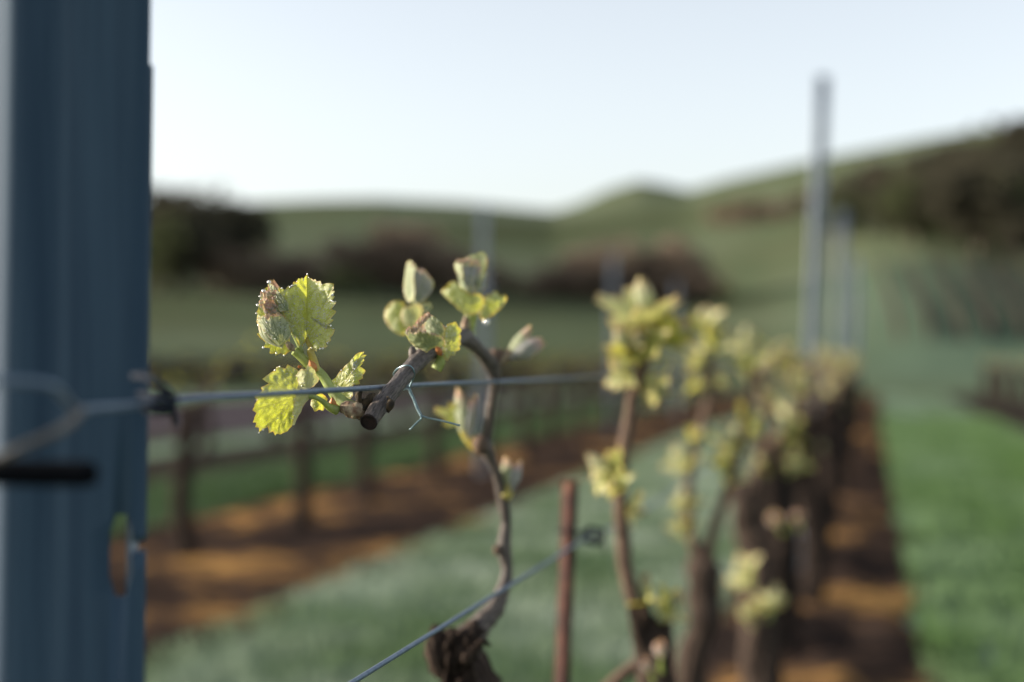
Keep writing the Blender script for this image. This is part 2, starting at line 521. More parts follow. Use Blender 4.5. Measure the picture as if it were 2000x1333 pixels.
# old bud scars on the cane
def bud_scar(x, y, z, r, d=(0, 0, 1), sq=(1, 1, 1.3), mat='cane', par=cane, org=O1):
    b = MB(); b.ball(P(x, y, z), r * .001, sq=sq, n=12, k=8)
    for i, p in enumerate(b.v):
        b.v[i] = p + (p - P(x, y, z)) * .35 * mnoise.noise(p * 500)
    return b.build('bud_scar', M[mat], par, org)
b = MB()   # peeling bark flap on the right of the cut end
for k in range(3):
    b.tube([P(757 + k * 2, 776 + k * 2, .785), P(764 - k, 790, .780), P(757 - k, 806 - 3 * k, .779)], [.0006, .0021, .0008], n=8, res=4, wob=.3, wf=400)
b.build('bark_flap', M['stub'], cane, O1)
b = MB()   # dark dried stub beside the shoot base
b.tube([P(706, 800, .787), P(702, 788, .785), P(700, 775, .784), P(702, 765, .785)], [.0034, .0018, .0017, .0019], n=10, res=5, wob=.45, wf=600)
b.tube([P(703, 812, .786), P(708, 800, .786), P(722, 777, .786), P(730, 770, .79)], [.0012, .0036, .0022, .0008], n=10, res=5, wob=.45, wf=600)
b.tube([P(703, 820, .785), P(706, 806, .784), P(712, 794, .785)], [.0012, .0028, .0022], n=10, res=4, wob=.4, wf=600)
b.build('dried_stub', M['stub'], cane, O1)
bud_scar(806, 692, .855, 3.2, sq=(.8, .8, 1.5), mat='cane')
bud_scar(938, 868, 1.085, 6, mat='cane_far')
bud_scar(966, 700, 1.055, 5.2, mat='cane_far'); bud_scar(978, 697, 1.06, 4.6, mat='cane_far')
bud_scar(970, 1075, 1.115, 3.2, mat='cane_far')
# trunk / gnarled head
mb = MB()
hp = [vroot + V((-.02, .01, -.02)), vroot + V((.012, 0, .25)), vroot + V((-.015, .01, .5)), P(925, 1420, 1.09), P(905, 1330, 1.09), P(893, 1275, 1.09), P(872, 1238, 1.085)]
mb.tube(hp, [.030, .024, .021, .020, .019, .017, .008], n=44, res=14, wob=.5, wf=30, rough=.4, wob2=.28)
mb.tube([P(912, 1320, 1.075), P(903, 1268, 1.07), P(930, 1230, 1.095)], [.009, .011, .007], n=24, res=9, wob=.55, wf=60, rough=.3, wob2=.25)
mb.tube([P(885, 1330, 1.07), P(858, 1262, 1.07), P(850, 1225, 1.08)], [.008, .010, .004], n=24, res=9, wob=.55, wf=60, rough=.3, wob2=.25)
mb.tube([P(905, 1290, 1.06), P(940, 1255, 1.055), P(958, 1262, 1.055)], [.006, .003, .001], n=8, res=4, wob=.4, wf=80)
rs = random.Random(8)
for k in range(70):
    t = rs.random(); y0 = 1225 + 190 * t; x0 = 896 + rs.uniform(-40, 40) * (.6 + .4 * t); zz = 1.09 - .024 - rs.uniform(-.004, .008)
    l = rs.uniform(20, 60); w = rs.uniform(-16, 16)
    mb.tube([P(x0, y0, zz), P(x0 + w * .5 + rs.uniform(-4, 4), y0 + l * .5, zz - rs.uniform(0, .006)), P(x0 + w, y0 + l, zz)], [.0006, rs.uniform(.0012, .0032), .0005], n=6, res=4, wob=.4, wf=150)
mb.build('trunk', M['trunk'], vine1, O1)

# ---- the sharp shoot
def C1(l): return [(490 + x / 7.406, 530 + y / 7.406) for x, y in l]
def C2(l): return [(480 + x / 7.404, 680 + y / 7.404) for x, y in l]
def C3(l): return [(660 + x / 6.346, 640 + y / 6.346) for x, y in l]
def one(f, x, y): return f([(x, y)])[0]

mb = MB()
sp = C2([(1640, 900), (1500, 850), (1380, 770), (1250, 620), (1130, 430), (1030, 330), (900, 230), (780, 110), (700, 40)])
mb.tube([P(x, y, z) for (x, y), z in zip(sp, [.787, .788, .789, .790, .790, .790, .789, .788, .787])], [.0036, .0040, .0036, .0030, .0027, .0028, .0025, .0025, .0025], n=16, res=8, wob=.05, wf=200)
sh1 = mb.build('shoot', M['stem'], vine1, O1)
# cream swollen base
mb = MB()
bp = C2([(1690, 930), (1600, 905), (1500, 880), (1400, 850)])
mb.tube([P(x, y, z) for (x, y), z in zip(bp, [.786, .785, .7855, .787])], [.0040, .0048, .0045, .0034], n=16, res=6, wob=.2, wf=350)
mb.build('shoot_base', M['cream'], sh1, O1)
# bracts
mb = MB()
for a, b_, hw in (((1010, 350), (915, 165), 9), ((1260, 880), (1250, 700), 8), ((1330, 900), (1310, 800), 5), ((790, 290), (760, 245), 4)):
    p, q = one(C2, *a), one(C2, *b_)
    cup(mb, P(*p, .7865), P(*q, .7845), -CF, hw * .00028, 1.2, .15, 3, .02, 2, .4, seed=hw, nu=12, nv=10)
mb.build('bract', M['bract'], sh1, O1)
# petioles
mb = MB()
q = C2([(1020, 330), (990, 200), (940, 60)]) + C1([(880, 1120), (815, 1010), (812, 960)])
mb.tube([P(x, y, z) for (x, y), z in zip(q, [.789, .788, .787, .7875, .789, .790])], [.0024, .0021, .0020, .0017, .0011, .0006], n=14, res=6, wob=.05, wf=300)
mb.build('petiole', M['petiole'], sh1, O1)
mb = MB()
q = C2([(1320, 900), (1210, 855), (1110, 770), (1010, 715), (920, 705), (850, 715)])
mb.tube([P(x, y, z) for (x, y), z in zip(q, [.786, .783, .780, .779, .779, .781])], [.0028, .0021, .0014, .0013, .0013, .0010], n=14, res=6, wob=.05, wf=300)
mb.build('petiole', M['stem'], sh1, O1)

# leaf A: the big upright leaf, folded on its midrib towards the camera
pA = C1([(800, 1000), (715, 1115), (690, 1040), (640, 960), (560, 850), (480, 650), (430, 450), (418, 330), (395, 235), (450, 250), (490, 275), (520, 240), (548, 200), (570, 232), (600, 212), (620, 145), (648, 170), (668, 150), (690, 95), (715, 125), (738, 88), (760, 118), (785, 80), (815, 45), (830, 75), (850, 108), (880, 98), (895, 135), (935, 110), (945, 155), (1012, 140), (1015, 192), (1060, 185), (1130, 172), (1205, 185), (1190, 232), (1205, 240), (1165, 292), (1218, 285), (1178, 345), (1160, 372), (1217, 360), (1168, 432), (1190, 442), (1242, 435), (1190, 515), (1155, 552), (1237, 580), (1180, 655), (1145, 692), (1197, 700), (1160, 745), (1105, 772), (1155, 788), (1120, 832), (1080, 845), (1217, 835), (1180, 932), (1145, 962), (1162, 1000), (1105, 1040), (1085, 1062), (1112, 1088), (1040, 1117), (985, 1082), (1000, 1122), (965, 1118), (950, 1165), (880, 1112), (845, 1050)])
jA = one(C1, 806, 985)
mA = one(C1, 815, 60)
def dA(x, y):
    s = (x - (jA[0] + (mA[0] - jA[0]) * (y - jA[1]) / (mA[1] - jA[1])))
    t = (jA[1] - y) / (jA[1] - mA[1])
    k = .80 if s > 0 else .55
    z = -k * abs(s) * .000285 * (1 - .0035 * abs(s))
    z += .004 * (t - .4) ** 2
    if t < .1: z -= (.1 - t) * .012
    return z
traced_leaf('leaf', pA, one(C1, 812, 640), jA, [mA, one(C1, 1205, 190), one(C1, 1237, 580), one(C1, 1217, 838), one(C1, 400, 240), one(C1, 480, 650), one(C1, 715, 1112), one(C1, 950, 1160)], .790, dA, sh1, O1, [M['leaf'], M['dew']], dew=800, seed=3, tipdrops=16)
# leaf B: yellow leaf behind the bud
pB = C1([(190, 262), (155, 290), (170, 340), (130, 365), (150, 410), (110, 435), (125, 475), (75, 480), (110, 525), (95, 570), (70, 600), (105, 650), (90, 690), (68, 735), (105, 780), (160, 880), (80, 905), (130, 970), (215, 1040), (180, 1105), (285, 1120), (265, 1190), (310, 1200), (370, 1185), (352, 1230), (435, 1185), (480, 1235), (520, 1190), (600, 1150), (560, 950), (520, 700), (420, 420), (310, 250), (230, 225)])
def dB(x, y): return -.10 * (600 - x) * .00028 + .0025 * math.sin((y - 560) * .05)
traced_leaf('leaf', pB, one(C1, 330, 760), one(C1, 520, 1130), [one(C1, 190, 270), one(C1, 80, 480), one(C1, 75, 740), one(C1, 82, 905), one(C1, 268, 1190)], .7985, dB, sh1, O1, [M['leaf'], M['dew']], dew=60, seed=9, tipdrops=7, rings=18)
# leaf C: spreading lower-left leaf
pC = C2([(760, 330), (735, 300), (690, 280), (640, 255), (600, 235), (572, 300), (540, 285), (490, 270), (440, 270), (425, 325), (365, 350), (300, 400), (235, 450), (290, 490), (340, 505), (300, 530), (215, 570), (240, 615), (170, 660), (122, 712), (165, 752), (130, 812), (95, 905), (152, 940), (125, 1000), (98, 1080), (150, 1080), (133, 1150), (188, 1150), (190, 1225), (250, 1180), (320, 1140), (330, 1240), (390, 1208), (428, 1275), (442, 1240), (500, 1255), (600, 1210), (672, 1130), (705, 1000), (730, 850), (790, 740), (800, 640), (790, 480)])
jC = one(C2, 800, 690)
def dC(x, y):
    r = jC[0] - x
    return -.38 * max(0, r) * .00028 - .0022 * math.cos((y - jC[1]) * .06) * min(1, r / 40) + .000006 * (y - jC[1]) ** 2 * .25
traced_leaf('leaf', pC, one(C2, 690, 690), jC, [one(C2, 600, 240), one(C2, 440, 275), one(C2, 238, 450), one(C2, 125, 712), one(C2, 98, 905), one(C2, 190, 1222), one(C2, 430, 1270), one(C2, 640, 1160)], .782, dC, sh1, O1, [M['leaf'], M['dew']], quilt=.0008, dew=160, seed=5, tipdrops=6)
# its two flaps folded over, pale underside showing
pC1 = C2([(720, 680), (690, 790), (678, 930), (690, 1060), (662, 1122), (705, 1118), (745, 1020), (800, 930), (842, 830), (915, 745), (905, 660), (820, 600)])
traced_leaf('leaf_fold', pC1, one(C2, 770, 800), one(C2, 880, 690), [one(C2, 690, 1080), one(C2, 690, 800)], .7775, lambda x, y: -.0022 * math.sin(max(0, min(1, (x - 570) / 32)) * math.pi), sh1, O1, [M['leaf_pale'], M['dew']], dew=16, seed=11, rings=14, edge_w=4)
pC2 = C2([(760, 340), (698, 412), (755, 425), (745, 470), (765, 520), (735, 590), (880, 620), (985, 560), (1050, 490), (1065, 438), (1025, 400), (1005, 320), (975, 300), (940, 255), (925, 280), (905, 222), (880, 255), (862, 312), (800, 300)])
traced_leaf('leaf_fold', pC2, one(C2, 880, 470), one(C2, 880, 660), [one(C2, 905, 225), one(C2, 1060, 440), one(C2, 765, 345), one(C2, 985, 310)], .776, lambda x, y: -.0025 * math.cos((x - 599) * .09) + (y - 740) * .00004, sh1, O1, [M['leaf_pale'], M['dew']], dew=24, seed=12, rings=16, edge_w=4)
# leaf D: half folded leaf on the right
pD = C2([(1205, 515), (1300, 430), (1400, 300), (1500, 205), (1560, 130), (1620, 72), (1720, 55), (1665, 98), (1752, 105), (1690, 130), (1590, 160), (1580, 195), (1640, 170), (1690, 148), (1722, 182), (1640, 215), (1700, 215), (1645, 265), (1700, 300), (1735, 330), (1688, 400), (1700, 440), (1635, 465), (1655, 522), (1560, 530), (1530, 600), (1552, 690), (1500, 748), (1450, 725), (1330, 650), (1220, 600)])
def dD(x, y): return .42 * abs(x - 690) * .00028 + .0015 * math.sin((x - y) * .05)
traced_leaf('leaf', pD, one(C2, 1480, 420), one(C2, 1330, 640), [one(C2, 1720, 60), one(C2, 1720, 182), one(C2, 1732, 330), one(C2, 1650, 515), one(C2, 1400, 310)], .797, dD, sh1, O1, [M['leaf'], M['dew']], dew=120, seed=6)
pE = C2([(940, 780), (975, 705), (1090, 650), (1190, 740), (1140, 810), (1122, 912), (1060, 888), (995, 925), (970, 868), (938, 832)])
traced_leaf('leaf', pE, one(C2, 1060, 780), one(C2, 1150, 700), [one(C2, 995, 920), one(C2, 1118, 905), one(C2, 945, 790)], .796, lambda x, y: .004 * math.sin(x * .12), sh1, O1, [M['leaf'], M['dew']], dew=30, seed=8, rings=12)
# the folded bud
mb = MB()
# upper, taller folded leaf and its pink inner layers
cup(mb, P(*one(C1, 520, 850), .793), P(*one(C1, 285, 130), .788), -CF + CR * .5, .0062, 1.6, .30, 13, .05, 8, .42, seed=2, bend=0, nu=64, nv=26)
cup(mb, P(*one(C1, 420, 900), .790), P(*one(C1, 215, 270), .785), -CF - CR * .6, .0052, 1.5, .5, 15, .07, 8, .5, seed=4, nu=56, nv=22)
cup(mb, P(*one(C1, 400, 900), .788), P(*one(C1, 250, 400), .782), -CF, .0040, 1.5, .6, 11, .09, 7, .6, seed=8, nu=48, nv=20)
# lower folded leaf in front
cup(mb, P(*one(C1, 455, 1110), .786), P(*one(C1, 225, 610), .783), -CF - CU * .1, .0082, 1.6, .78, 13, .05, 10, .55, seed=5, drop=.12, nu=80, nv=32, pl=.035)
rnd = random.Random(5)
bud = mb.build('bud', M['wool'], sh1, O1)
mb = MB()   # frilled pink inner leaflets
for k in range(26):
    x, y = rnd.uniform(170, 360), rnd.uniform(330, 640)
    p = one(C1, x, y); q = one(C1, x + rnd.uniform(-50, 40), y - rnd.uniform(50, 110))
    cup(mb, P(*p, .780), P(*q, .778), -CF + jit(rnd, .6), rnd.uniform(.0008, .0019), 1.3, .6, 5, .12, 3, .6, seed=k, nu=14, nv=8)
mb.build('inner_leaflet', M['wool_pink'], bud, O1)
mb = MB()
cup(mb, P(*one(C1, 640, 1160), .7835), P(*one(C1, 500, 1010), .7815), -CF, .0021, 1.2, .5, 3, .03, 3, .5, seed=3, nu=18, nv=10)
mb.build('stipule', M['cream'], sh1, O1)
mb = MB()
q = C1([(740, 1180), (690, 1050), (620, 900), (570, 760), (540, 640)])
mb.tube([P(x, y, .7885) for x, y in q], [.0012, .0014, .0015, .0012, .0006], n=12, res=5)
mb.build('petiole', M['stem'], sh1, O1)
for x, y, r in ((262, 160, 1.1), (190, 290, 1.2), (98, 490, .8), (240, 345, .7), (270, 590, .7), (80, 610, .5), (480, 1220, .5)):
    mb = MB(); mb.ball(P(*one(C1, x, y), .7835), r * .001, n=12, k=8)
    mb.build('dew_drop', M['dew'], bud, O1)


# ---- other shoots of the nearest vine, each shaped after the photograph
def cups(par, org, Z, lst, mat='wool', lod=(44, 18)):
    mb = MB()
    for i, (b, t, hw, turn, wrap, closed) in enumerate(lst):
        nn = -CF * math.cos(turn) + CR * math.sin(turn)
        cup(mb, P(*b, Z), P(*t, Z + .004 * math.sin(i * 2.1)), nn, hw / F * Z, wrap, closed, 11, .07, 8, .55, seed=i + len(lst) + int(b[0]), nu=lod[0], nv=lod[1])
    return mb.build('bud', M[mat], par, org)

def stem(par, org, Z, pts, r0, r1, mat='stem'):
    mb = MB(); n = len(pts)
    mb.tube([P(x, y, Z) for x, y in pts], [(r0 + (r1 - r0) * i / (n - 1)) / F * Z for i in range(n)], n=12, res=5, wob=.06, wf=200)
    return mb.build('shoot', M[mat], par, org)

def pleaf(par, org, Z, b, t, turn=0.0, wid=.9, fold=.35, curl=.2, mat='leaf', seed=1, dz=0.0):
    nn = -CF * math.cos(turn) + CR * math.sin(turn)
    return grape_leaf('leaf', P(*b, Z), P(*t, Z + dz), nn, par, org, M[mat], wid, fold, curl, seed, 90, 9)

SH = {}
# S2, just in front of the bend of the cane
Z = .868
s = SH['S2'] = stem(vine1, O1, Z, [(852, 722), (860, 708), (862, 694)], 11, 8)
cups(s, O1, Z + .003, [((858, 700), (838, 622), 24, .5, 1.6, .6), ((856, 702), (812, 640), 26, -.1, 1.7, .85)])
mb = MB(); cup(mb, P(862, 696, Z - .012), P(852, 676, Z - .014), -CF, .0022, 1.1, .4, 3, .03, 2, .5, nu=14, nv=10); mb.build('bract', M['bract'], s, O1)
# S3, left and farther back
Z = 1.0
s = SH['S3'] = stem(vine1, O1, Z, [(862, 690), (838, 665), (815, 625), (812, 595)], 11, 9)
cups(s, O1, Z + .004, [((815, 600), (812, 540), 14, .2, 1.5, .7)])
# S4, upright on the bend of the cane
Z = .985
s = SH['S4'] = stem(vine1, O1, Z, [(912, 662), (914, 640), (922, 610), (924, 580)], 17, 10)
cups(s, O1, Z + .004, [((924, 590), (924, 515), 18, .2, 1.6, .8)])
mb = MB(); mb.ball(P(950, 629, Z - .006), .0023, sq=(1, 1, 1.1), n=14, k=10); mb.build('dew_drop', M['dew'], s, O1)
mb = MB(); cup(mb, P(908, 662, Z - .006), P(912, 615, Z - .010), -CF - CR * .6, .0042, 1.2, .4, 3, .03, 2, .5, nu=14, nv=10); mb.build('bract', M['cream'], s, O1)
# S5, small grey bud on the right
Z = 1.06
s = stem(vine1, O1, Z, [(972, 706), (986, 698), (1000, 688)], 13, 9, 'cream')
cups(s, O1, Z, [((988, 700), (1040, 640), 15, -.9, 1.2, .5)])
cups(s, O1, Z - .003, [((996, 702), (1062, 664), 19, .7, 1.3, .6)], 'wool_shade')
# S6, below the wire
Z = 1.09
s = stem(vine1, O1, Z, [(940, 876), (922, 866), (908, 845), (902, 820)], 11, 8, 'petiole')
cups(s, O1, Z, [((906, 862), (900, 758), 19, -.9, 1.3, .5), ((908, 850), (890, 790), 12, -.8, 1.2, .6)])
cups(s, O1, Z - .003, [((914, 862), (926, 772), 15, .9, 1.3, .6)], 'wool_shade')
pleaf(s, O1, Z, (898, 815), (846, 800), -.2, .6, .3, .2, 'leaf', 2)
# S7
Z = 1.11
s = stem(vine1, O1, Z, [(985, 972), (992, 960), (995, 940)], 11, 9, 'petiole')
cups(s, O1, Z, [((992, 962), (992, 892), 17, -.9, 1.3, .6)])
cups(s, O1, Z - .004, [((998, 962), (1012, 900), 15, .9, 1.3, .6)], 'wool_shade')

# ---- traced bud leaves and leaf blades (outline, real distance, bulging depth)
def C4(l): return [(740 + x / 5.553, 490 + y / 5.553) for x, y in l]
def blade(par, Z, poly, cen, junc, tips, mat='wool', bulge=.8, name='bud_leaf', tilt=0.0, seed=1, dew=0, conv=C4, rings=14, vw=1.1, ew=8.0, quilt=.0009):
    q = conv(poly); xs = [p[0] for p in q]; cx, hw_ = (min(xs) + max(xs)) / 2, (max(xs) - min(xs)) / 2
    k = Z / F
    def dep(x, y):
        u = max(-1, min(1, (x - cx) / hw_))
        return -bulge * hw_ * k * (math.sqrt(max(0, 1 - .92 * u * u)) - .28) + tilt * (x - cx) * k
    return traced_leaf(name, q, one(conv, *cen), one(conv, *junc), [one(conv, *t) for t in tips], Z, dep, par, O1, [M[mat], M['dew']], rings=rings, seed=seed, dew=dew, vw=vw, edge_w=ew, quilt=quilt)
def frills(par, Z, pts, n, seed, size=1.0, conv=C4, spread=24):
    """crimped pink leaflets along the open rim of a bud"""
    rnd = random.Random(seed); mb = MB()
    for k in range(n):
        t = rnd.random() * (len(pts) - 1); a = int(t); f_ = t - a
        x = pts[a][0] + (pts[a + 1][0] - pts[a][0]) * f_ + rnd.uniform(-spread, spread); y = pts[a][1] + (pts[a + 1][1] - pts[a][1]) * f_ + rnd.uniform(-spread, spread)
        p = one(conv, x, y); z = Z + rnd.uniform(-.002, .002)
        L = rnd.uniform(5, 10) * size
        cup(mb, P(p[0], p[1] + L * .6, z), P(p[0] + rnd.uniform(-.4, .4) * L, p[1] - L * .6, z - .001), -CF + jit(rnd, .7), L * .36 / F * Z, 1.3, .7, 5, .18, 2, .6, seed=k, nu=12, nv=6)
    return mb.build('inner_leaflet', M['wool_pink'], par, O1)
S2, S3, S4 = SH['S2'], SH['S3'], SH['S4']
Z = .858
blade(S2, Z, [(270, 880), (300, 930), (330, 990), (400, 1050), (520, 1112), (570, 1062), (690, 1045), (715, 990), (690, 930), (640, 920), (600, 895), (560, 905), (520, 880), (480, 895), (440, 868), (400, 900), (350, 895), (320, 870), (300, 880)], (500, 990), (600, 1100), [(280, 890), (350, 900), (440, 875), (520, 885), (600, 900), (690, 935)], 'wool_green', seed=21, bulge=.7)
blade(S2, Z + .004, [(540, 688), (600, 715), (660, 765), (718, 840), (712, 900), (690, 960), (620, 930), (545, 930), (500, 860), (505, 760)], (610, 840), (690, 960), [(545, 700), (600, 720), (660, 770), (510, 820)], seed=22, bulge=.55)
blade(S2, Z + .004, [(715, 850), (735, 810), (765, 785), (800, 785), (835, 768), (850, 800), (868, 830), (897, 860), (878, 900), (893, 940), (878, 985), (892, 1010), (868, 1040), (882, 1070), (835, 1095), (822, 1140), (775, 1140), (742, 1202), (712, 1180), (690, 1080), (712, 1000), (705, 900)], (770, 990), (700, 1110), [(832, 775), (895, 865), (888, 1005), (878, 1070), (742, 1195)], 'leaf', .5, 'leaf', .3, 23, 60, quilt=.0008)
frills(S2, Z - .012, [(300, 880), (380, 850), (440, 780), (500, 740), (540, 710)], 46, 5)
frills(S2, Z - .014, [(420, 870), (520, 880), (640, 915)], 16, 6, .7, spread=12)
Z = 1.0
blade(S3, Z, [(58, 720), (70, 640), (110, 575), (180, 540), (240, 548), (278, 570), (285, 640), (262, 760), (300, 900), (250, 920), (180, 890), (100, 810)], (180, 720), (280, 880), [(70, 640), (110, 575), (190, 545), (270, 570)], 'leaf', .5, 'leaf', -.2, 31)
blade(S3, Z - .008, [(240, 645), (300, 600), (340, 605), (400, 575), (460, 592), (470, 680), (430, 790), (360, 840), (285, 830), (245, 750)], (350, 710), (330, 850), [(300, 605), (400, 580), (455, 600), (245, 660)], 'leaf_pale', .6, 'leaf', .2, 32)
blade(S3, Z - .004, [(285, 260), (298, 160), (312, 120), (345, 105), (372, 140), (402, 165), (410, 195), (372, 235), (378, 350), (388, 460), (352, 552), (310, 552), (280, 470), (272, 350)], (330, 340), (330, 545), [(345, 110), (300, 140), (280, 300)], 'wool', .6, 'bud_leaf', -1.2, 33)
blade(S3, Z, [(368, 230), (400, 188), (440, 205), (460, 190), (500, 205), (522, 262), (545, 290), (595, 338), (585, 410), (535, 490), (470, 555), (395, 565), (380, 450)], (460, 380), (410, 560), [(405, 195), (500, 210), (592, 340), (530, 270)], 'wool_shade', .5, 'bud_leaf', 1.0, 34)
blade(S3, Z - .01, [(460, 585), (510, 565), (562, 568), (575, 620), (515, 675), (470, 625)], (515, 615), (470, 620), [(562, 570), (570, 625)], 'wool', .5, 'bud_leaf', 0, 35)
frills(S3, Z - .014, [(330, 130), (400, 190), (450, 230), (510, 240), (570, 320)], 18, 7, .8, spread=10)
Z = .985
blade(S4, Z - .010, [(672, 442), (700, 400), (730, 385), (762, 342), (800, 330), (832, 325), (870, 380), (900, 410), (980, 462), (1060, 470), (1100, 468), (1142, 520), (1132, 600), (1065, 690), (960, 700), (900, 662), (820, 592), (740, 522), (690, 472)], (930, 560), (980, 720), [(680, 440), (765, 345), (835, 330), (1095, 472), (980, 465)], 'leaf', .45, 'leaf', 0, 41)
blade(S4, Z - .004, [(1130, 520), (1170, 470), (1222, 472), (1250, 428), (1290, 450), (1312, 492), (1370, 475), (1392, 515), (1352, 600), (1282, 662), (1205, 722), (1120, 765), (1085, 705), (1118, 600)], (1220, 590), (1085, 760), [(1252, 432), (1388, 510), (1170, 475), (1285, 655)], 'leaf', .5, 'leaf', .3, 42)
blade(S4, Z - .004, [(815, 150), (845, 118), (890, 110), (900, 200), (912, 330), (945, 440), (905, 440), (875, 360), (848, 250)], (880, 240), (935, 440), [(820, 150), (860, 120)], 'wool', .5, 'bud_leaf', -1.2, 43)
blade(S4, Z - .001, [(885, 160), (940, 165), (1000, 150), (1050, 165), (1105, 165), (1090, 290), (1062, 390), (1025, 480), (930, 470), (900, 330)], (990, 300), (980, 480), [(890, 165), (1000, 155), (1100, 170)], 'wool_shade', .6, 'bud_leaf', .7, 44)
blade(S4, Z + .010, [(850, 112), (900, 100), (940, 85), (970, 60), (1005, 45), (1060, 40), (1110, 8), (1150, 28), (1172, 70), (1178, 120), (1160, 210), (1130, 340), (1085, 470), (980, 480), (900, 330)], (1050, 200), (1010, 480), [(945, 90), (1060, 45), (1112, 12), (1172, 100)], 'wool', .4, 'bud_leaf', 0, 45)
blade(S4, Z - .004, [(1095, 400), (1155, 262), (1192, 228), (1182, 300), (1152, 425), (1105, 490), (1040, 480)], (1120, 390), (1070, 485), [(1190, 232), (1150, 420)], 'wool_shade', .5, 'bud_leaf', .9, 46)
frills(S4, Z - .012, [(850, 130), (930, 125), (1000, 110), (1090, 140)], 24, 8, .9, spread=14)
# lower and upper shells of the sharp bud
blade(bud, .7815, [(400, 1082), (330, 1020), (250, 930), (180, 850), (130, 790), (88, 695), (98, 620), (120, 640), (140, 668), (165, 645), (185, 640), (205, 690), (250, 705), (275, 660), (300, 638), (330, 668), (350, 645), (390, 655), (425, 638), (480, 672), (522, 722), (560, 800), (584, 880), (576, 930), (540, 1000), (470, 1048)], (350, 860), (435, 1085), [(95, 640), (150, 665), (215, 695), (300, 645), (420, 645), (520, 725), (580, 880)], 'wool', .75, 'bud_leaf', 0, 51, 24, C1, 24, .9, 5.5, .0006)
blade(bud, .7835, [(245, 165), (300, 190), (350, 228), (400, 285), (450, 330), (482, 372), (530, 440), (552, 500), (550, 585), (480, 582), (410, 580), (392, 480), (345, 350), (275, 250)], (440, 450), (545, 600), [(250, 170), (400, 285), (482, 375), (400, 500)], 'wool', .6, 'bud_leaf', 0, 52, 40, C1, 18, .8, 5, .0006)

# ---- thin wire tie on the cane
mb = MB()
ty = C3([(760, 690), (690, 590), (735, 515), (835, 472), (905, 485), (945, 560), (930, 640), (897, 715), (885, 770)])
tz = [.846, .836, .827, .822, .822, .824, .828, .830, .830]
mb.tube([P(x, y, z) for (x, y), z in zip(ty, tz)], .00050, n=8, res=6)
ax_pts = [P(x, y, .829) for x, y in C3([(885, 765), (905, 820), (940, 890), (968, 965), (998, 1035), (1030, 1092)])]
sm, _ = smooth_path(ax_pts, .0005, 14)
for ph in (0, math.pi):
    hel = []
    for i, p in enumerate(sm):
        t = (sm[min(i + 1, len(sm) - 1)] - sm[max(i - 1, 0)]).normalized()
        a = t.cross(CF).normalized(); b_ = t.cross(a)
        w = i * .62 + ph
        hel.append(p + (a * math.cos(w) + b_ * math.sin(w)) * .00055)
    mb.tube(hel, .00046, n=7, res=1)
mb.tube([P(x, y, .829) for x, y in C3([(1025, 1085), (1032, 1130), (985, 1175), (890, 1270)])], .00050, n=8, res=5)
mb.tube([P(x, y, z) for (x, y), z in zip(C3([(1025, 1085), (1080, 1112), (1160, 1130), (1300, 1160), (1420, 1190), (1512, 1216)]), [.829, .829, .828, .826, .825, .824])], .00056, n=8, res=5)
mb.tube([P(x, y, z) for (x, y), z in zip(C3([(893, 770), (850, 762), (800, 772), (740, 740)]), [.829, .832, .836, .846])], .00050, n=8, res=5)
o_ = P(800, 760, .829)
tag(mb.build('wire_tie', M['tie'], None, o_), 'thin twisted wire tie looped round the grey cane, two loose ends hanging', 'wire tie')

# ================================================================== STEEL POST, WIRES, STAKE
ROW = -.268
def row_at(x_px, z):
    """point on the main row's vertical plane seen at pixel column x_px, at height z"""
    d = P(x_px, 700, 1) - EYE
    t = ROW / d.x
    p = EYE + d * t; p.z = z
    return p

# nearest post: open steel profile with hook slots
# s runs along the face (camera right), d into the depth
PZ = .60
def post_pt(s_px, d_mm, z):
    p = P(s_px - 5, 700, PZ) + f0 * d_mm * .001
    lean = (z - 1.05) * .011
    return V((p.x, p.y, 0)) + CR * lean + V((0, 0, z))
prof = [(-62, 40), (-60, 26), (-52, 14), (-30, 7.5), (8, 1.8), (22, .0), (60, .6), (84, 1.2), (98, 1.5), (112, 1.7), (124, 1.0), (150, .2), (185, .0), (224, .3), (236, .2), (258, .3), (269, .4), (274, .8), (278, 2.0), (281, 4.5), (282, 9.0)]
def zy(y): return 1.05 + (700 - y) / F * PZ
SL = (1004, 1040, 1058, 1078, 1122, 1164)
zs = sorted(set([-.25, zy(1500)] + [zy(y) for y in SL] + [zy(y) for y in (780, 500, 380, 365, 300, 134, 120, -100)] + [1.36, 1.6, 1.9, 2.2, 2.39]))
mb = MB()
grid = [[mb.vert(post_pt(s_, d_, z)) for s_, d_ in prof] for z in zs]
cs = [p[0] for p in prof].index(224)
for a in range(len(zs) - 1):
    zm = (zs[a] + zs[a + 1]) / 2
    ym = 700 - (zm - 1.05) * F / PZ
    for b in range(len(prof) - 1):
        q = (grid[a][b], grid[a][b + 1], grid[a + 1][b + 1], grid[a + 1][b])
        k = b - cs
        if 1004 < ym < 1164 and 0 <= k <= 2:
            if k == 0 and ym < 1040: mb.face(q[0], q[2], q[3])
            elif k == 2 and ym < 1040: mb.face(q[1], q[2], q[3])
            elif k == 0 and ym > 1122: mb.face(q[0], q[1], q[3])
            elif k == 2 and ym > 1122: mb.face(q[0], q[1], q[2])
            continue
        if 1058 < ym < 1078 and k > 2: continue                    # throat of the hook slot
        if b >= len(prof) - 2 and ym < 125: continue               # the return lip starts lower down
        mb.face(*q)
pb = post_pt(130, 20, 0); pb.z = 0
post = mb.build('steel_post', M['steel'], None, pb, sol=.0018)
tag(post, 'nearest blue grey steel trellis post, filling the left edge of the photo', 'trellis post', 'steel posts of the trellis rows')
mb = MB()   # steel tab showing behind the slot
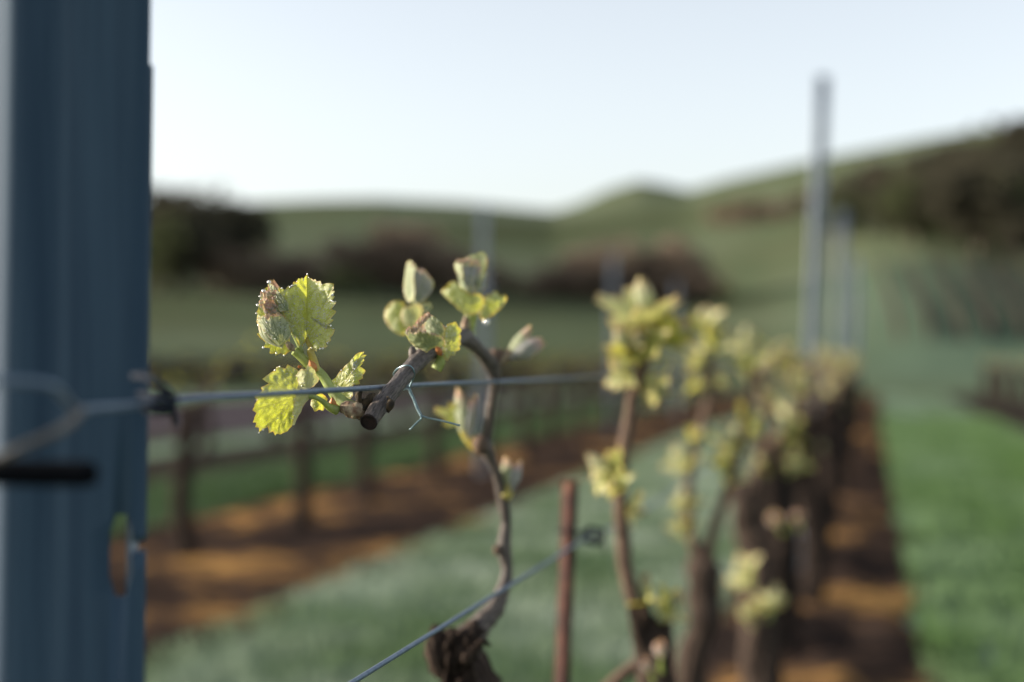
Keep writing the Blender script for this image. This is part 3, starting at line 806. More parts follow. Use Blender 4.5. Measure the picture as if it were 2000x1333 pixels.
tg = [[post_pt(x, 9 + 1.5 * (x > 258), zy(y)) for x in (246, 253, 260, 267)] for y in (985, 1040, 1100, 1150, 1175)]
ids = [[mb.vert(p) for p in r] for r in tg]
for a, b in zip(ids, ids[1:]):
    for k in range(3): mb.face(a[k], a[k + 1], b[k + 1], b[k])
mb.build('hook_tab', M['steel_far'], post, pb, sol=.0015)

def wire(name, x0, x1, z, r, sag, label, mat='wire'):
    mb = MB(); pts = []
    for i in range(25):
        t = i / 24
        a, b = x0, x1
        p = a + (b - a) * t
        pts.append(p + V((0, 0, -sag * math.sin(math.pi * t))))
    mb.tube(pts, r, n=14, res=3)
    o = mb.build(name, M[mat], None, a)
    return tag(o, label, 'wire')

hw = P(332, 783, .5615)
w0 = row_at(690, 1.0335)
kx = P(330, 783, .56)
mb = MB()
ypts = [P(300, 786, .548), P(345, 782, .566)] + [row_at(x, 1.0335) for x in (400, 480, 600, 720, 840)] + [V((ROW, y, 1.0335 - .002 * math.sin(y))) for y in (1.2, 1.6, 2.2, 3, 4, 5.2, 6.9, 10, 13.3, 19.7, 26.1, 40)]
mb.tube(ypts, .00148, n=14, res=5)
# strand crossing the post's face and its tail
mb.tube([P(300, 786, .552), P(260, 792, .530), P(200, 797, .505), P(150, 800, .485), P(125, 775, .470), (P(95, 752, .460)), P(30, 745, .455), P(-60, 745, .455), P(-100, 750, .50)], .00140, n=12, res=6)
tag(mb.build('trellis_wire', M['wire'], None, ypts[0]), 'taut upper trellis wire running right from the near post, passing in front of the leaves', 'wire', 'wires of the near trellis')
mb = MB()
mb.tube([P(158, 800, .490), P(152, 812, .475), P(128, 834, .462), P(84, 856, .455), P(40, 876, .452), P(-40, 912, .452)], .0015, n=12, res=6)
tag(mb.build('wire_tail', M['wire_warm'], None, P(150, 805, .51)), 'pale bent wire tail slanting down across the near post', 'wire tail')
mb = MB()  # knot of dark wire at the post's edge
mb.tube([P(262, 735, .555), P(290, 738, .540), P(320, 758, .538), P(340, 785, .550), P(325, 805, .562), P(290, 800, .556), P(275, 790, .540)], .0016, n=12, res=6)
mb.tube([P(285, 800, .540), P(310, 805, .538), P(335, 795, .545), P(342, 815, .548), P(347, 832, .549)], .0016, n=12, res=6)
mb.tube([P(275, 770, .545), P(300, 775, .538), P(330, 790, .540), P(335, 770, .56), P(318, 768, .57), P(300, 800, .545)], .0015, n=12, res=6)
tag(mb.build('wire_knot', M['wire_dark'], None, P(310, 785, .55)), 'dark knot of twisted wire gripping the trellis wire beside the near post', 'wire knot')
mb = MB()
mb.tube([P(-140, 922, .470), P(0, 924, .470), P(120, 926, .470), P(172, 926, .470), P(186, 926, .470), P(190, 926, .470)], [.0044, .0044, .0044, .0043, .0034, .0012], n=16, res=4)
tag(mb.build('metal_rod', M['black'], None, P(0, 924, .47)), 'short black rod lying across the near post below the wire tail', 'rod')
# lower wire
mb = MB()
lw = [V((ROW, y, .876 + .0015 * math.sin(y * 3))) for y in (.46, .6, .75, .9, 1.05, 1.2, 1.38)] + [V((ROW, y, .874 - .01 * abs(math.sin(y)))) for y in (1.7, 2.4, 3.5, 5, 6.9, 10, 13.3, 19.7, 26, 40)]
mb.tube(lw, .0015, n=14, res=5)
tag(mb.build('trellis_wire', M['wire'], None, lw[0]), 'lower trellis wire climbing from the bottom edge to the rusty stake', 'wire', 'wires of the near trellis')
mb = MB()  # tie at the stake
cz = P(1150, 1046, 1.395)
for k in range(3):
    mb.tube([cz + CR * (.008 * math.cos(a) + .004 * k) + CU * .008 * math.sin(a) + CF * .010 * math.sin(a * 2 + k) for a in [i * .55 for i in range(13)]], .0012, n=8, res=3)
mb.tube([cz, cz + CR * .012 - CU * .004, cz + CR * .016 - CU * .018], .0013, n=8, res=3)
mb.tube([cz, cz - CR * .012 + CU * .002, cz - CR * .032 + CU * .004], .0012, n=8, res=3)
tag(mb.build('wire_tie', M['wire_dark'], None, cz), 'dark wire wrapping that binds the lower wire to the rusty stake', 'wire tie')
# rusty stake: an angle iron
sb = P(1098, 1333, 1.40); st_ = P(1114, 942, 1.40)
ax = (st_ - sb).normalized()
g0 = sb - ax * (sb.z / ax.z + .15)
mb = MB()
a_ = CR * .0078 + CF * .002; b_ = -CR * .0078 + CF * .002; c_ = -CF * .006
sec = [b_, b_ * .4 + c_ * .6, c_ * 1.0, a_ * .5 + c_ * .6, a_, a_ * .6 + CF * .005, CF * .004, b_ * .6 + CF * .005]
prev = None
for i in range(41):
    c = g0 + (st_ - g0) * (i / 40)
    ring = [mb.vert(c + q * (1 + .05 * mnoise.noise(c * 60 + q * 90))) for q in sec]
    if prev:
        for k in range(8): mb.face(prev[k], prev[(k + 1) % 8], ring[(k + 1) % 8], ring[k])
    prev = ring
mb.face(*prev)
tag(mb.build('iron_stake', M['rust'], None, V((g0.x, g0.y, 0)), smooth=False), 'thin rusty brown iron stake standing behind the lower wire', 'stake')

# ================================================================== SECOND, THIRD, FOURTH VINE OF THE ROW
def near_vine(label, Z, head, canes, shoots, seed, thick=.030):
    rp = P(head[0] + 8, head[1], Z); rp.z = 0
    v = empty('grape_vine', rp, label=label, cat='grape vine', group='vines of the near row')
    h = P(head[0], head[1], Z)
    mb = MB(); rnd = random.Random(seed)
    mids = [rp + V((0, 0, -.03)), rp + V((rnd.uniform(-.03, .03), .01, .3)), rp + V((rnd.uniform(-.03, .03), .0, .55)), h - V((0, 0, .08)), h, h + V((.005, .01, .03))]
    mb.tube(mids, [thick * 1.15, thick, thick * .95, thick * 1.05, thick * 1.15, thick * .5], n=22, res=7, wob=.45, wf=24, rough=.35)
    for k in range(3):
        q = jit(rnd, .016)
        mb.tube([h - V((0, 0, .03)), h + q, h + q * 1.7 + V((0, 0, .03))], [thick * .6, thick * .5, thick * .25], n=12, res=4, wob=.5, wf=50)
    mb.build('trunk', M['trunk'], v, rp)
    for path, r0, r1 in canes:
        mb = MB(); n = len(path)
        mb.tube([P(*p) for p in path], [(r0 + (r1 - r0) * i / (n - 1)) * .001 for i in range(n)], n=14, res=6, wob=.16, wf=90, rough=.1)
        mb.build('cane', M['cane_far'], v, rp)
    for i, (b, t, L, pink, nl) in enumerate(shoots):
        bb, tt = P(*b), P(*t)
        shoot(v, rp, bb, tt - bb, L * (.88 if seed == 3 else .86), seed * 50 + i, nl if seed == 3 else min(nl, 3), 1, pink, 1.0, 1.1 if seed == 3 else 1.0)
    return v

Z = 1.46
near_vine('vine with one upright brown cane and pale shoots, right of the rusty stake', Z, (1285, 1275),
    [([(1285, 1262, Z), (1258, 1222, Z), (1238, 1175, Z), (1222, 1115, Z), (1216, 1050, Z), (1211, 980, Z), (1217, 900, Z), (1227, 835, Z), (1238, 770, Z), (1258, 705, Z), (1266, 665, Z)], 8.5, 6.0),
     ([(1285, 1268, Z), (1255, 1290, Z), (1215, 1318, Z), (1180, 1350, Z), (1150, 1390, Z)], 8, 5),
     ([(1290, 1265, Z), (1300, 1210, Z + .02), (1312, 1175, Z + .03)], 9, 4)],
    [((1262, 668, Z), (1255, 560, Z), .078, False, 3), ((1248, 720, Z), (1190, 625, Z - .02), .062, False, 4), ((1240, 745, Z), (1185, 700, Z - .03), .050, False, 3), ((1262, 690, Z), (1325, 640, Z), .062, False, 3), ((1245, 740, Z), (1290, 760, Z), .045, False, 3), ((1250, 705, Z), (1240, 640, Z - .03), .055, False, 3),
     ((1216, 930, Z), (1155, 890, Z), .050, False, 4), ((1214, 950, Z), (1190, 945, Z - .03), .036, False, 2), ((1213, 985, Z), (1255, 1000, Z), .034, False, 3), ((1250, 1195, Z), (1262, 1105, Z), .050, False, 1), ((1290, 1215, Z), (1325, 1160, Z), .044, False, 3),
     ((1292, 1312, Z - .045), (1284, 1250, Z - .06), .046, True, 0), ((1278, 1335, Z - .05), (1262, 1285, Z - .06), .038, True, 0)], 3, .018)
Z = 2.25
near_vine('third vine of the near row, bright yellow green shoots on dark canes', Z, (1372, 1120),
    [([(1372, 1115, Z), (1395, 1030, Z), (1440, 900, Z), (1462, 800, Z), (1470, 720, Z)], 10, 6),
     ([(1368, 1110, Z), (1345, 1020, Z), (1352, 900, Z), (1385, 780, Z), (1385, 690, Z)], 9, 6)],
    [((1385, 680, Z), (1378, 580, Z), .085, False, 4), ((1380, 720, Z), (1325, 660, Z), .060, False, 3), ((1378, 770, Z), (1345, 730, Z), .05, False, 3), ((1385, 760, Z), (1420, 720, Z), .05, False, 2), ((1352, 930, Z), (1330, 880, Z), .07, False, 4), ((1348, 1010, Z), (1335, 950, Z), .065, False, 4), ((1420, 930, Z), (1400, 870, Z), .06, False, 2), ((1467, 740, Z), (1475, 640, Z), .075, False, 3), ((1440, 900, Z), (1410, 830, Z), .07, False, 4), ((1455, 840, Z), (1490, 780, Z), .07, False, 4), ((1350, 880, Z), (1380, 830, Z), .06, False, 3), ((1420, 960, Z), (1450, 900, Z), .06, False, 3), ((1385, 700, Z), (1430, 630, Z), .07, False, 4), ((1345, 1060, Z), (1325, 1010, Z), .055, False, 3)], 4, .024)
Z = 3.2
near_vine('fourth vine of the near row, yellow leaves low on its dark trunk', Z, (1462, 960),
    [([(1462, 960, Z), (1490, 880, Z), (1500, 800, Z), (1480, 730, Z), (1455, 690, Z)], 11, 6), ([(1462, 960, Z), (1500, 900, Z), (1560, 850, Z), (1580, 760, Z)], 10, 6)],
    [((1455, 700, Z), (1465, 630, Z), .085, False, 4), ((1482, 740, Z), (1440, 720, Z), .06, False, 2), ((1500, 800, Z), (1520, 740, Z), .07, False, 3), ((1560, 850, Z), (1530, 800, Z), .07, False, 3), ((1580, 770, Z), (1540, 640, Z), .07, False, 2), ((1490, 850, Z), (1440, 800, Z), .08, False, 4), ((1530, 870, Z), (1560, 800, Z), .08, False, 4), ((1500, 930, Z), (1470, 870, Z), .07, False, 3), ((1540, 930, Z), (1580, 880, Z), .07, False, 3),
     ((1475, 1150, Z - .4), (1440, 1100, Z - .4), .085, False, 4), ((1500, 1210, Z - .4), (1520, 1150, Z - .4), .085, False, 4), ((1530, 1040, Z - .12), (1500, 985, Z - .2), .095, True, 0), ((1560, 1030, Z - .1), (1558, 970, Z - .2), .08, True, 0), ((1560, 900, Z), (1540, 870, Z), .06, False, 3), ((1470, 1225, Z - .4), (1455, 1200, Z - .4), .06, False, 2)], 5, .034)

# ------------------------------------------------------------------ prototypes for all other vines
def proto_vine(seed, nsh=7, lod=0):
    rnd = random.Random(seed)
    v = empty('grape_vine', (0, 0, 0))
    h = V((rnd.uniform(-.03, .03), rnd.uniform(-.03, .03), .80))
    mb = MB()
    mb.tube([V((0, 0, -.05)), V((rnd.uniform(-.04, .04), 0, .25)), V((rnd.uniform(-.04, .04), .02, .52)), h - V((0, 0, .1)), h, h + V((0, 0, .03))], [.060, .052, .048, .050, .055, .028], n=16, res=5, wob=.3, wf=22, rough=.3)
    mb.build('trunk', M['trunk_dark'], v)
    sites = []
    for sgn in (-1, 1, .3):
        pts = [h + V((0, sgn * .03, 0))]
        for k in range(1, 5):
            pts.append(h + V((rnd.uniform(-.05, .05), sgn * .14 * k + rnd.uniform(-.03, .03), .06 * k + rnd.uniform(0, .05))))
        mb = MB(); mb.tube(pts, [.012, .010, .008, .007, .005], n=10, res=4, wob=.2, wf=60)
        mb.build('cane', M['cane_far'], v)
        sites += pts[1:] + [(a + b) / 2 for a, b in zip(pts[1:], pts[2:])]
    rnd.shuffle(sites)
    for k, p in enumerate(sites[:nsh]):
        shoot(v, V((0, 0, 0)), p, V((rnd.uniform(-.6, .6), rnd.uniform(-.4, .4), 1)), rnd.uniform(.055, .095), seed * 31 + k, rnd.choice((1, 2, 3)), 0, rnd.random() < .2, 1.0, 1.0)
    if rnd.random() < .8:
        shoot(v, V((0, 0, 0)), h + V((.03, 0, -.15)), V((.6, 0, .8)), .06, seed * 91, 2, 0, False)
    return v

def far_vine(seed):
    rnd = random.Random(seed)
    v = empty('grape_vine', (0, 0, 0))
    h = V((0, 0, .80)); mb = MB()
    mb.tube([V((0, 0, -.05)), V((rnd.uniform(-.05, .05), 0, .3)), V((rnd.uniform(-.05, .05), .02, .6)), h], [.058, .050, .046, .06], n=10, res=3, wob=.4, wf=22)
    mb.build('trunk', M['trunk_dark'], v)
    lf = MB()
    for sgn in (-1, 1):
        pts = [h] + [h + V((rnd.uniform(-.05, .05), sgn * .15 * k, .05 * k + rnd.uniform(0, .08))) for k in range(1, 5)]
        mb = MB(); mb.tube(pts, [.016, .012, .009, .008, .005], n=6, res=2, wob=.2, wf=60)
        mb.build('cane', M['cane_far'], v)
        for p in pts[1:]:
            for k in range(2):
                c = p + jit(rnd, .04) + V((0, 0, .04)); a, b = jit(rnd, 1).normalized() * .014, jit(rnd, 1).normalized() * .014
                i = [lf.vert(c + a), lf.vert(c + b), lf.vert(c - a), lf.vert(c - b)]; lf.face(*i)
    lf.build('foliage', M['leaf_far'], v, smooth=False)
    return v

ORD = ['first', 'second', 'third', 'fourth', 'fifth', 'sixth', 'seventh', 'eighth', 'ninth', 'tenth', 'eleventh', 'twelfth', 'thirteenth', 'fourteenth', 'fifteenth', 'sixteenth', 'seventeenth', 'eighteenth', 'nineteenth', 'twentieth']
protos = [proto_vine(11), proto_vine(12), proto_vine(13)]
used = set()
def place_vine(p, loc, rot, label, group):
    if id(p) in used: o = copy_tree(p)
    else: o = p; used.add(id(p))
    o.location = loc; o.rotation_euler = (0, 0, rot)
    o['label'] = label; o['category'] = 'grape vine'; o['group'] = group
    return o
rnd = random.Random(21)
y = 4.15; k = 4
while y < 26:
    lab = f'{ORD[k]} vine of the near row, blurred dark trunk with yellow shoots' if k < 12 else 'distant blurred vine where the near row closes up'
    place_vine(protos[k % 3], (ROW + rnd.uniform(-.03, .05), y, 0), rnd.choice((0, math.pi)) + rnd.uniform(-.15, .15), lab, 'vines of the near row')
    y += rnd.uniform(.9, 1.05); k += 1
fars = [far_vine(31), far_vine(32), far_vine(33)]
def vine_row(X, y0, y1, step, name, group, seed, numbered=0):
    rnd = random.Random(seed); y = y0; k = 0
    while y < y1:
        lab = f'{ORD[k]} dark bare vine trunk from the left in the {name}' if k < numbered else f'distant blurred bare vine in the {name}'
        place_vine(fars[rnd.randrange(3)], (X + rnd.uniform(-.05, .05), y, 0), rnd.choice((0, math.pi)), lab, group)
        y += step * rnd.uniform(.9, 1.1); k += 1
vine_row(-3.35, 6.6, 34, 1.42, 'next row on the left', 'vines of the next row on the left', 1, 6)
vine_row(-6.5, 13.2, 38, 1.5, 'second row on the left', 'vines of the second row on the left', 2, 4)
vine_row(2.85, 25.5, 40, 1.5, 'first row on the right', 'vines of the first row on the right', 4, 3)
vine_row(5.95, 34, 42, 1.6, 'second row on the right', 'vines of the second row on the right', 5, 0)

# ------------------------------------------------------------------ the other steel posts
def far_post():
    mb = MB(); prof2 = [(-.028, .022), (-.030, .012), (-.026, .002), (-.008, 0), (-.004, .004), (.004, .004), (.008, 0), (.026, .002), (.030, .012), (.028, .022)]
    zz = [-.2] + [i * .2 for i in range(0, 12)] + [2.40]
    g = [[mb.vert(V((x, -y, z))) for x, y in prof2] for z in zz]
    for a in range(len(zz) - 1):
        for b in range(len(prof2) - 1): mb.face(g[a][b], g[a][b + 1], g[a + 1][b + 1], g[a + 1][b])
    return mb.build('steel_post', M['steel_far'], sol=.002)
fp = far_post(); first = True
posts = [(ROW - .045, 6.9, 2.4, 'tall grey steel post standing against the sky, second in the near row'), (ROW - .05, 13.3, 2.0, 'third steel post of the near row, shorter behind the tall one'), (ROW, 19.7, 2.2, 'fourth steel post of the near row, half hidden behind the third'), (ROW, 26.1, 1.5, 'farthest steel post of the near row, faint above the vines'),
         (-3.3, 12.0, 0.5, 'faint grey steel post in the next row on the left, behind the double leafed bud'), (-3.3, 18.4, .8, 'faint steel post in the next row on the left, just left of the pale shoots'), (-3.3, 24.8, .5, 'farthest steel post of the next row on the left'),
         (-6.5, 24.0, 0, 'small distant steel post in the second row on the left')]
for X, Y, lean, lab in posts:
    o = fp if first else fp.copy()
    if not first: COL.objects.link(o)
    first = False
    o.location = (X, Y, 0); o.rotation_euler = (0, R(lean), R(14)); o.scale = (1.25, 1.25, 1) if X > -1 and Y > 10 else (1, 1, 1)
    tag(o, lab, 'trellis post', 'steel posts of the trellis rows')
for X, z, nm in ((-3.3, 1.03, 'upper wire of the next row on the left'), (-3.3, .87, 'lower wire of the next row on the left'), (-6.5, 1.03, 'wire of the second row on the left'), (2.85, 1.03, 'wire of the first row on the right')):
    mb = MB(); mb.tube([V((X, y, z - .01 * math.sin(y))) for y in range(2, 40, 3)], .0016, n=6, res=2)
    tag(mb.build('trellis_wire', M['wire'], None, V((X, 2, z))), nm + ', a thin blurred line', 'wire', 'wires of the farther rows')

# ================================================================== GROUND AND HILLS
def lerp_tab(tab, x):
    if x <= tab[0][0]: return tab[0][1]
    for (a, b), (c, d) in zip(tab, tab[1:]):
        if x <= c:
            t = (x - a) / (c - a); t = t * t * (3 - 2 * t) if False else t
            return b + (d - b) * t
    return tab[-1][1]
SKY = [(-2500, 400), (-400, 395), (280, 392), (480, 396), (740, 388), (900, 396), (1080, 412), (1130, 398), (1190, 371), (1250, 353), (1300, 361), (1345, 371), (1420, 350), (1600, 312), (1800, 272), (1960, 245), (2200, 225), (3000, 260), (5000, 330)]
SKYS = [(-2500, 400), (740, 390), (1080, 408), (1345, 372), (1420, 352), (1600, 312), (1800, 272), (1960, 245), (2200, 225), (3000, 260), (5000, 330)]
MID = [(-2500, 575), (280, 560), (700, 560), (1100, 580), (1300, 596), (1400, 588), (1500, 572), (1600, 548), (1700, 518), (1800, 500), (1900, 503), (2000, 520), (2400, 530), (5000, 560)]
FOOT = [(-2500, 700), (1000, 700), (1600, 690), (1750, 690), (2000, 740), (5000, 745)]
D1, D2, D3 = 42.0, 135.0, 420.0
def height(x, y):
    v = V((x, y, 0)); dep = v.dot(f0); lat = v.dot(CR)
    D = math.hypot(x, y)
    ang = math.atan2(lat, dep)
    ang = max(-1.2, min(1.2, ang))
    pxx = 1000 + F * math.tan(ang)
    pxx = max(-2400, min(4900, pxx))
    cz = math.cos(ang)
    if abs(math.atan2(lat, dep)) > 1.2: fade = max(0, 1 - (abs(math.atan2(lat, dep)) - 1.2) / .8)
    else: fade = 1
    z1 = 1.05 + D2 * cz * (700 - lerp_tab(MID, pxx)) / F
    z2 = 1.05 + D3 * cz * (700 - lerp_tab(SKY, pxx)) / F
    n = mnoise.noise(V((x * .03, y * .03, 1))) * .5
    if D < D1: return 0
    if D < D2:
        t = (D - D1) / (D2 - D1); t2 = t ** 1.25
        return z1 * t2 * fade + n * t
    if D < D3:
        t = (D - D2) / (D3 - D2)
        zs_ = 1.05 + D3 * cz * (700 - lerp_tab(SKYS, pxx)) / F
        zz = zs_ + (z2 - zs_) * t ** 7
        return (z1 + (zz - z1) * t) * fade + n
    t = min(1, (D - D3) / 900)
    return z2 * fade * (1 - t) + n * (1 - t)

rad = [0.0, 1, 2, 3, 4, 5, 6, 8, 10, 13, 16, 20, 25, 30, 36, 42, 48, 54, 60, 68, 76, 85, 95, 105, 115, 125, 135, 145, 157, 170, 185, 200, 220, 240, 260, 285, 310, 340, 370, 395, 420, 440, 480, 560, 700, 950, 1320, 2500]
NA = 420
def az(k):
    # finer in front of the camera
    u = k / NA * 2 - 1
    return math.pi * (.25 * u + .75 * u ** 3)
def sheet(rs, name, mat):
    mb = MB(); rows = []
    for r in rs:
        if r == 0: rows.append([mb.vert(V((0, 0, 0)))] * NA); continue
        row = []
        for k in range(NA):
            a = az(k) 
            d = f0 * math.cos(a) + CR * math.sin(a)
            pp = 1000 + F * math.tan(max(-1.2, min(1.2, a)))
            fl = max(0, min(1, (pp - 1480) / 280)) * max(0, min(1, (r - 40) / 10)) * max(0, min(1, (136 - r) / 12))
            row.append(mb.vert(V((d.x * r, d.y * r, height(d.x * r, d.y * r))), field=fl))
        rows.append(row)
    for a, b in zip(rows, rows[1:]):
        for k in range(NA):
            j = (k + 1) % NA
            if a[k] == a[j]: mb.face(a[k], b[j], b[k])
            else: mb.face(a[k], a[j], b[j], b[k])
    return tag(mb.build(name, mat), kind='structure')

def ground_mat():
    m, nt, out = new_mat('frosted_grass_ground'); n = N(nt)
    co = n.coord('Object')
    a = n.noise(1.1, 4, co); b = n.noise(9, 5, co); c = n.noise(90, 4, co)
    g = n.ramp(b, [(.3, (.06, .095, .04)), (.7, (.10, .15, .065))])
    fr = n.ramp(n.math('ADD', a, n.math('MULTIPLY', c, .25)), [(.5, (0, 0, 0)), (.72, (1, 1, 1))])
    col = n.mix(n.math('MULTIPLY', fr, .6), g, (.27, .36, .30))
    p = n('ShaderNodeBsdfPrincipled', {'Base Color': col, 'Roughness': 1.0, 'Specular IOR Level': 0.0, 'Normal': n.bump(c, .8, .03)})
    nt.links.new(p.outputs[0], out.inputs[0]); return m
def hill_mat():
    m, nt, out = new_mat('hill_pasture'); n = N(nt)
    co = n.coord('Object')
    a = n.noise(.018, 4, co); b = n.noise(.12, 5, co)
    g = n.ramp(a, [(.35, (.058, .072, .038)), (.5, (.085, .108, .062)), (.65, (.125, .150, .105))])
    col = n.mix(n.ramp(b, [(.45, (0, 0, 0)), (.75, (.5, .5, .5))]), g, (.10, .085, .05))
    col = n.mix(n.attr('field'), col, n.mix(b, (.075, .115, .070), (.12, .165, .118)))
    p = n('ShaderNodeBsdfPrincipled', {'Base Color': col, 'Roughness': 1.0, 'Specular IOR Level': 0.0, 'Normal': n.bump(b, .5, .6)})
    nt.links.new(p.outputs[0], out.inputs[0]); return m
def soil_mat():
    m, nt, out = new_mat('tilled_soil_sun_patches'); n = N(nt)
    co = n.coord('Object')
    a = n.noise(1.0, 4, co); b = n.noise(10, 6, co); c = n.noise(60, 4, co)
    g = n.ramp(n.math('ADD', n.math('MULTIPLY', a, .7), n.math('MULTIPLY', b, .3)), [(.44, (.032, .024, .021)), (.53, (.065, .043, .032)), (.58, (.22, .125, .052)), (.65, (.52, .29, .10))])  # bright orange stops paint in sunlit patches, dark stops the shade between
    p = n('ShaderNodeBsdfPrincipled', {'Base Color': g, 'Roughness': 1.0, 'Specular IOR Level': 0.0, 'Normal': n.bump(n.math('ADD', b, c), .9, .03)})
    nt.links.new(p.outputs[0], out.inputs[0]); return m
M['ground'], M['hill'], M['soil'] = ground_mat(), hill_mat(), soil_mat()
i1 = rad.index(42)
sheet(rad[:i1 + 1], 'ground', M['ground'])
sheet(rad[i1:], 'hills', M['hill'])

# soil strips under the rows
def strip(x0, x1, y0, y1, seed, mat='soil'):
    mb = MB(); ny = int((y1 - y0) / .12); nx = 14; rows = []
    for j in range(ny + 1):
        y = y0 + (y1 - y0) * j / ny
        e0 = x0 + .16 * mnoise.noise(V((y * 1.1, seed, 0))) + .06 * mnoise.noise(V((y * 5, seed, 3)))
        e1 = x1 + .16 * mnoise.noise(V((y * 1.1, seed, 7))) + .06 * mnoise.noise(V((y * 5, seed, 9)))
        row = []
        for i in range(nx + 1):
            u = i / nx; x = e0 + (e1 - e0) * u
            h = .004 + math.sin(math.pi * u) ** .7 * (.035 + .05 * mnoise.noise(V((x * 5, y * 5, seed))) + .03 * mnoise.noise(V((x * 14, y * 14, seed))))
            row.append(mb.vert(V((x, y, max(.004, h)))))
        rows.append(row)
    for a, b in zip(rows, rows[1:]):
        for i in range(nx): mb.face(a[i], a[i + 1], b[i + 1], b[i])
    return tag(mb.build('soil_strip', M[mat], None, V(((x0 + x1) / 2, (y0 + y1) / 2, 0))), kind='structure')
strip(-.64, .22, -2, 41.5, 1)
strip(-4.35, -2.33, -1, 41, 2)
M['soil_dark'] = simple_mat('dark_soil_painted_shade', (.022, .022, .02), (.05, .042, .034), 4, 1.0, .8, .02, spec=0.0)  # darker soil colour: shadow painted in along the foot of a row
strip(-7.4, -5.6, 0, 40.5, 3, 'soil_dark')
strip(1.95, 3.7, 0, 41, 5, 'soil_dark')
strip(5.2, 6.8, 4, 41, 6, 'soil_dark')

# dirt track beyond the left rows
mb = MB(); rows = []
for j in range(101):
    y = -8 + j * .5; row = []
    for i in range(17):
        x = -15.8 + 7.4 * i / 16 + .25 * mnoise.noise(V((y * .5, i // 15, 4)))
        row.append(mb.vert(V((x, y, .006 + .012 * (1 + mnoise.noise(V((x * 3, y * 3, 2))))))))
    rows.append(row)
for a, b in zip(rows, rows[1:]):
    for i in range(16): mb.face(a[i], a[i + 1], b[i + 1], b[i])
M['track'] = simple_mat('grey_dirt_track', (.050, .042, .047), (.085, .074, .082), 1.5, 1.0, .5, .02, spec=0.0, c3=(.05, .05, .04))
tag(mb.build('dirt_track', M['track'], None, V((-12, 17, 0))), kind='structure')

# grass blades on the lanes (one uncountable mass)
def grass(name, x0, x1, y0, y1, count, hmin, hmax, mat, seed):
    rg = np.random.default_rng(seed)
    u = rg.random(count)
    y = y0 + (y1 - y0) * u ** 1.7
    x = x0 + (x1 - x0) * rg.random(count)
    h = rg.uniform(hmin, hmax, count); a = rg.random(count) * 6.283; w = rg.uniform(.0016, .004, count) * (1 + y * .12)
    tilt = rg.uniform(0, .55, count); ta = rg.random(count) * 6.283
    dx, dy = np.cos(a) * w, np.sin(a) * w
    lx, ly = np.cos(ta) * tilt * h, np.sin(ta) * tilt * h
    z0 = np.zeros(count)
    vs = np.empty((count, 5, 3), dtype=np.float32)
    vs[:, 0] = np.stack([x - dx, y - dy, z0], 1); vs[:, 1] = np.stack([x + dx, y + dy, z0], 1)
    vs[:, 2] = np.stack([x + dx * .8 + lx * .35, y + dy * .8 + ly * .35, h * .6], 1); vs[:, 3] = np.stack([x - dx * .8 + lx * .35, y - dy * .8 + ly * .35, h * .6], 1)
    vs[:, 4] = np.stack([x + lx, y + ly, h], 1)
    me = bpy.data.meshes.new(name)
    me.vertices.add(count * 5); me.vertices.foreach_set('co', vs.ravel())
    base = np.arange(count, dtype=np.int32)[:, None] * 5
    li = (base + np.array([0, 1, 2, 3, 3, 2, 4], dtype=np.int32)[None]).ravel()
    me.loops.add(len(li)); me.loops.foreach_set('vertex_index', li)
    me.polygons.add(count * 2)
    st = np.stack([np.arange(count) * 7, np.arange(count) * 7 + 4], 1).ravel().astype(np.int32)
    me.polygons.foreach_set('loop_start', st)
    me.update(calc_edges=True); me.validate()
    me.materials.append(mat)
    o = bpy.data.objects.new(name, me); COL.objects.link(o)
    return o
def blade_mat(name, c, frost):
    m, nt, out = new_mat(name); n = N(nt)
    co = n.coord('Object')
    a = n.noise(1.0, 4, co)
    f = n.ramp(a, [(.40, (0, 0, 0)), (.62, (1, 1, 1))])
    col = n.mix(n.math('MULTIPLY', f, .7), c, frost)
    df = n('ShaderNodeBsdfDiffuse', {'Color': col}); tr = n('ShaderNodeBsdfTranslucent', {'Color': n.mix(.5, col, c)})
    mx = n('ShaderNodeMixShader', {0: .3, 1: df.outputs[0], 2: tr.outputs[0]})
    nt.links.new(mx.outputs[0], out.inputs[0]); return m
M['blade_l'] = blade_mat('frosted_blades', (.105, .165, .08), (.46, .53, .46))
M['blade_r'] = blade_mat('green_blades', (.095, .17, .055), (.20, .29, .18))
tag(grass('grass', -2.45, -.58, 1.5, 22, 52000, .02, .065, M['blade_l'], 1), 'short frosted grass in the lane left of the near vines', 'grass', kind='stuff')
tag(grass('grass', .16, 2.05, 2.5, 26, 52000, .02, .07, M['blade_r'], 2), 'bright green grass in the lane right of the near vines', 'grass', kind='stuff')
M['blade_d'] = blade_mat('dark_blades', (.05, .085, .035), (.10, .15, .09))
tag(grass('grass', -5.7, -4.25, 5, 30, 26000, .03, .09, M['blade_d'], 3), 'green grass between the two nearest rows on the left', 'grass', kind='stuff')

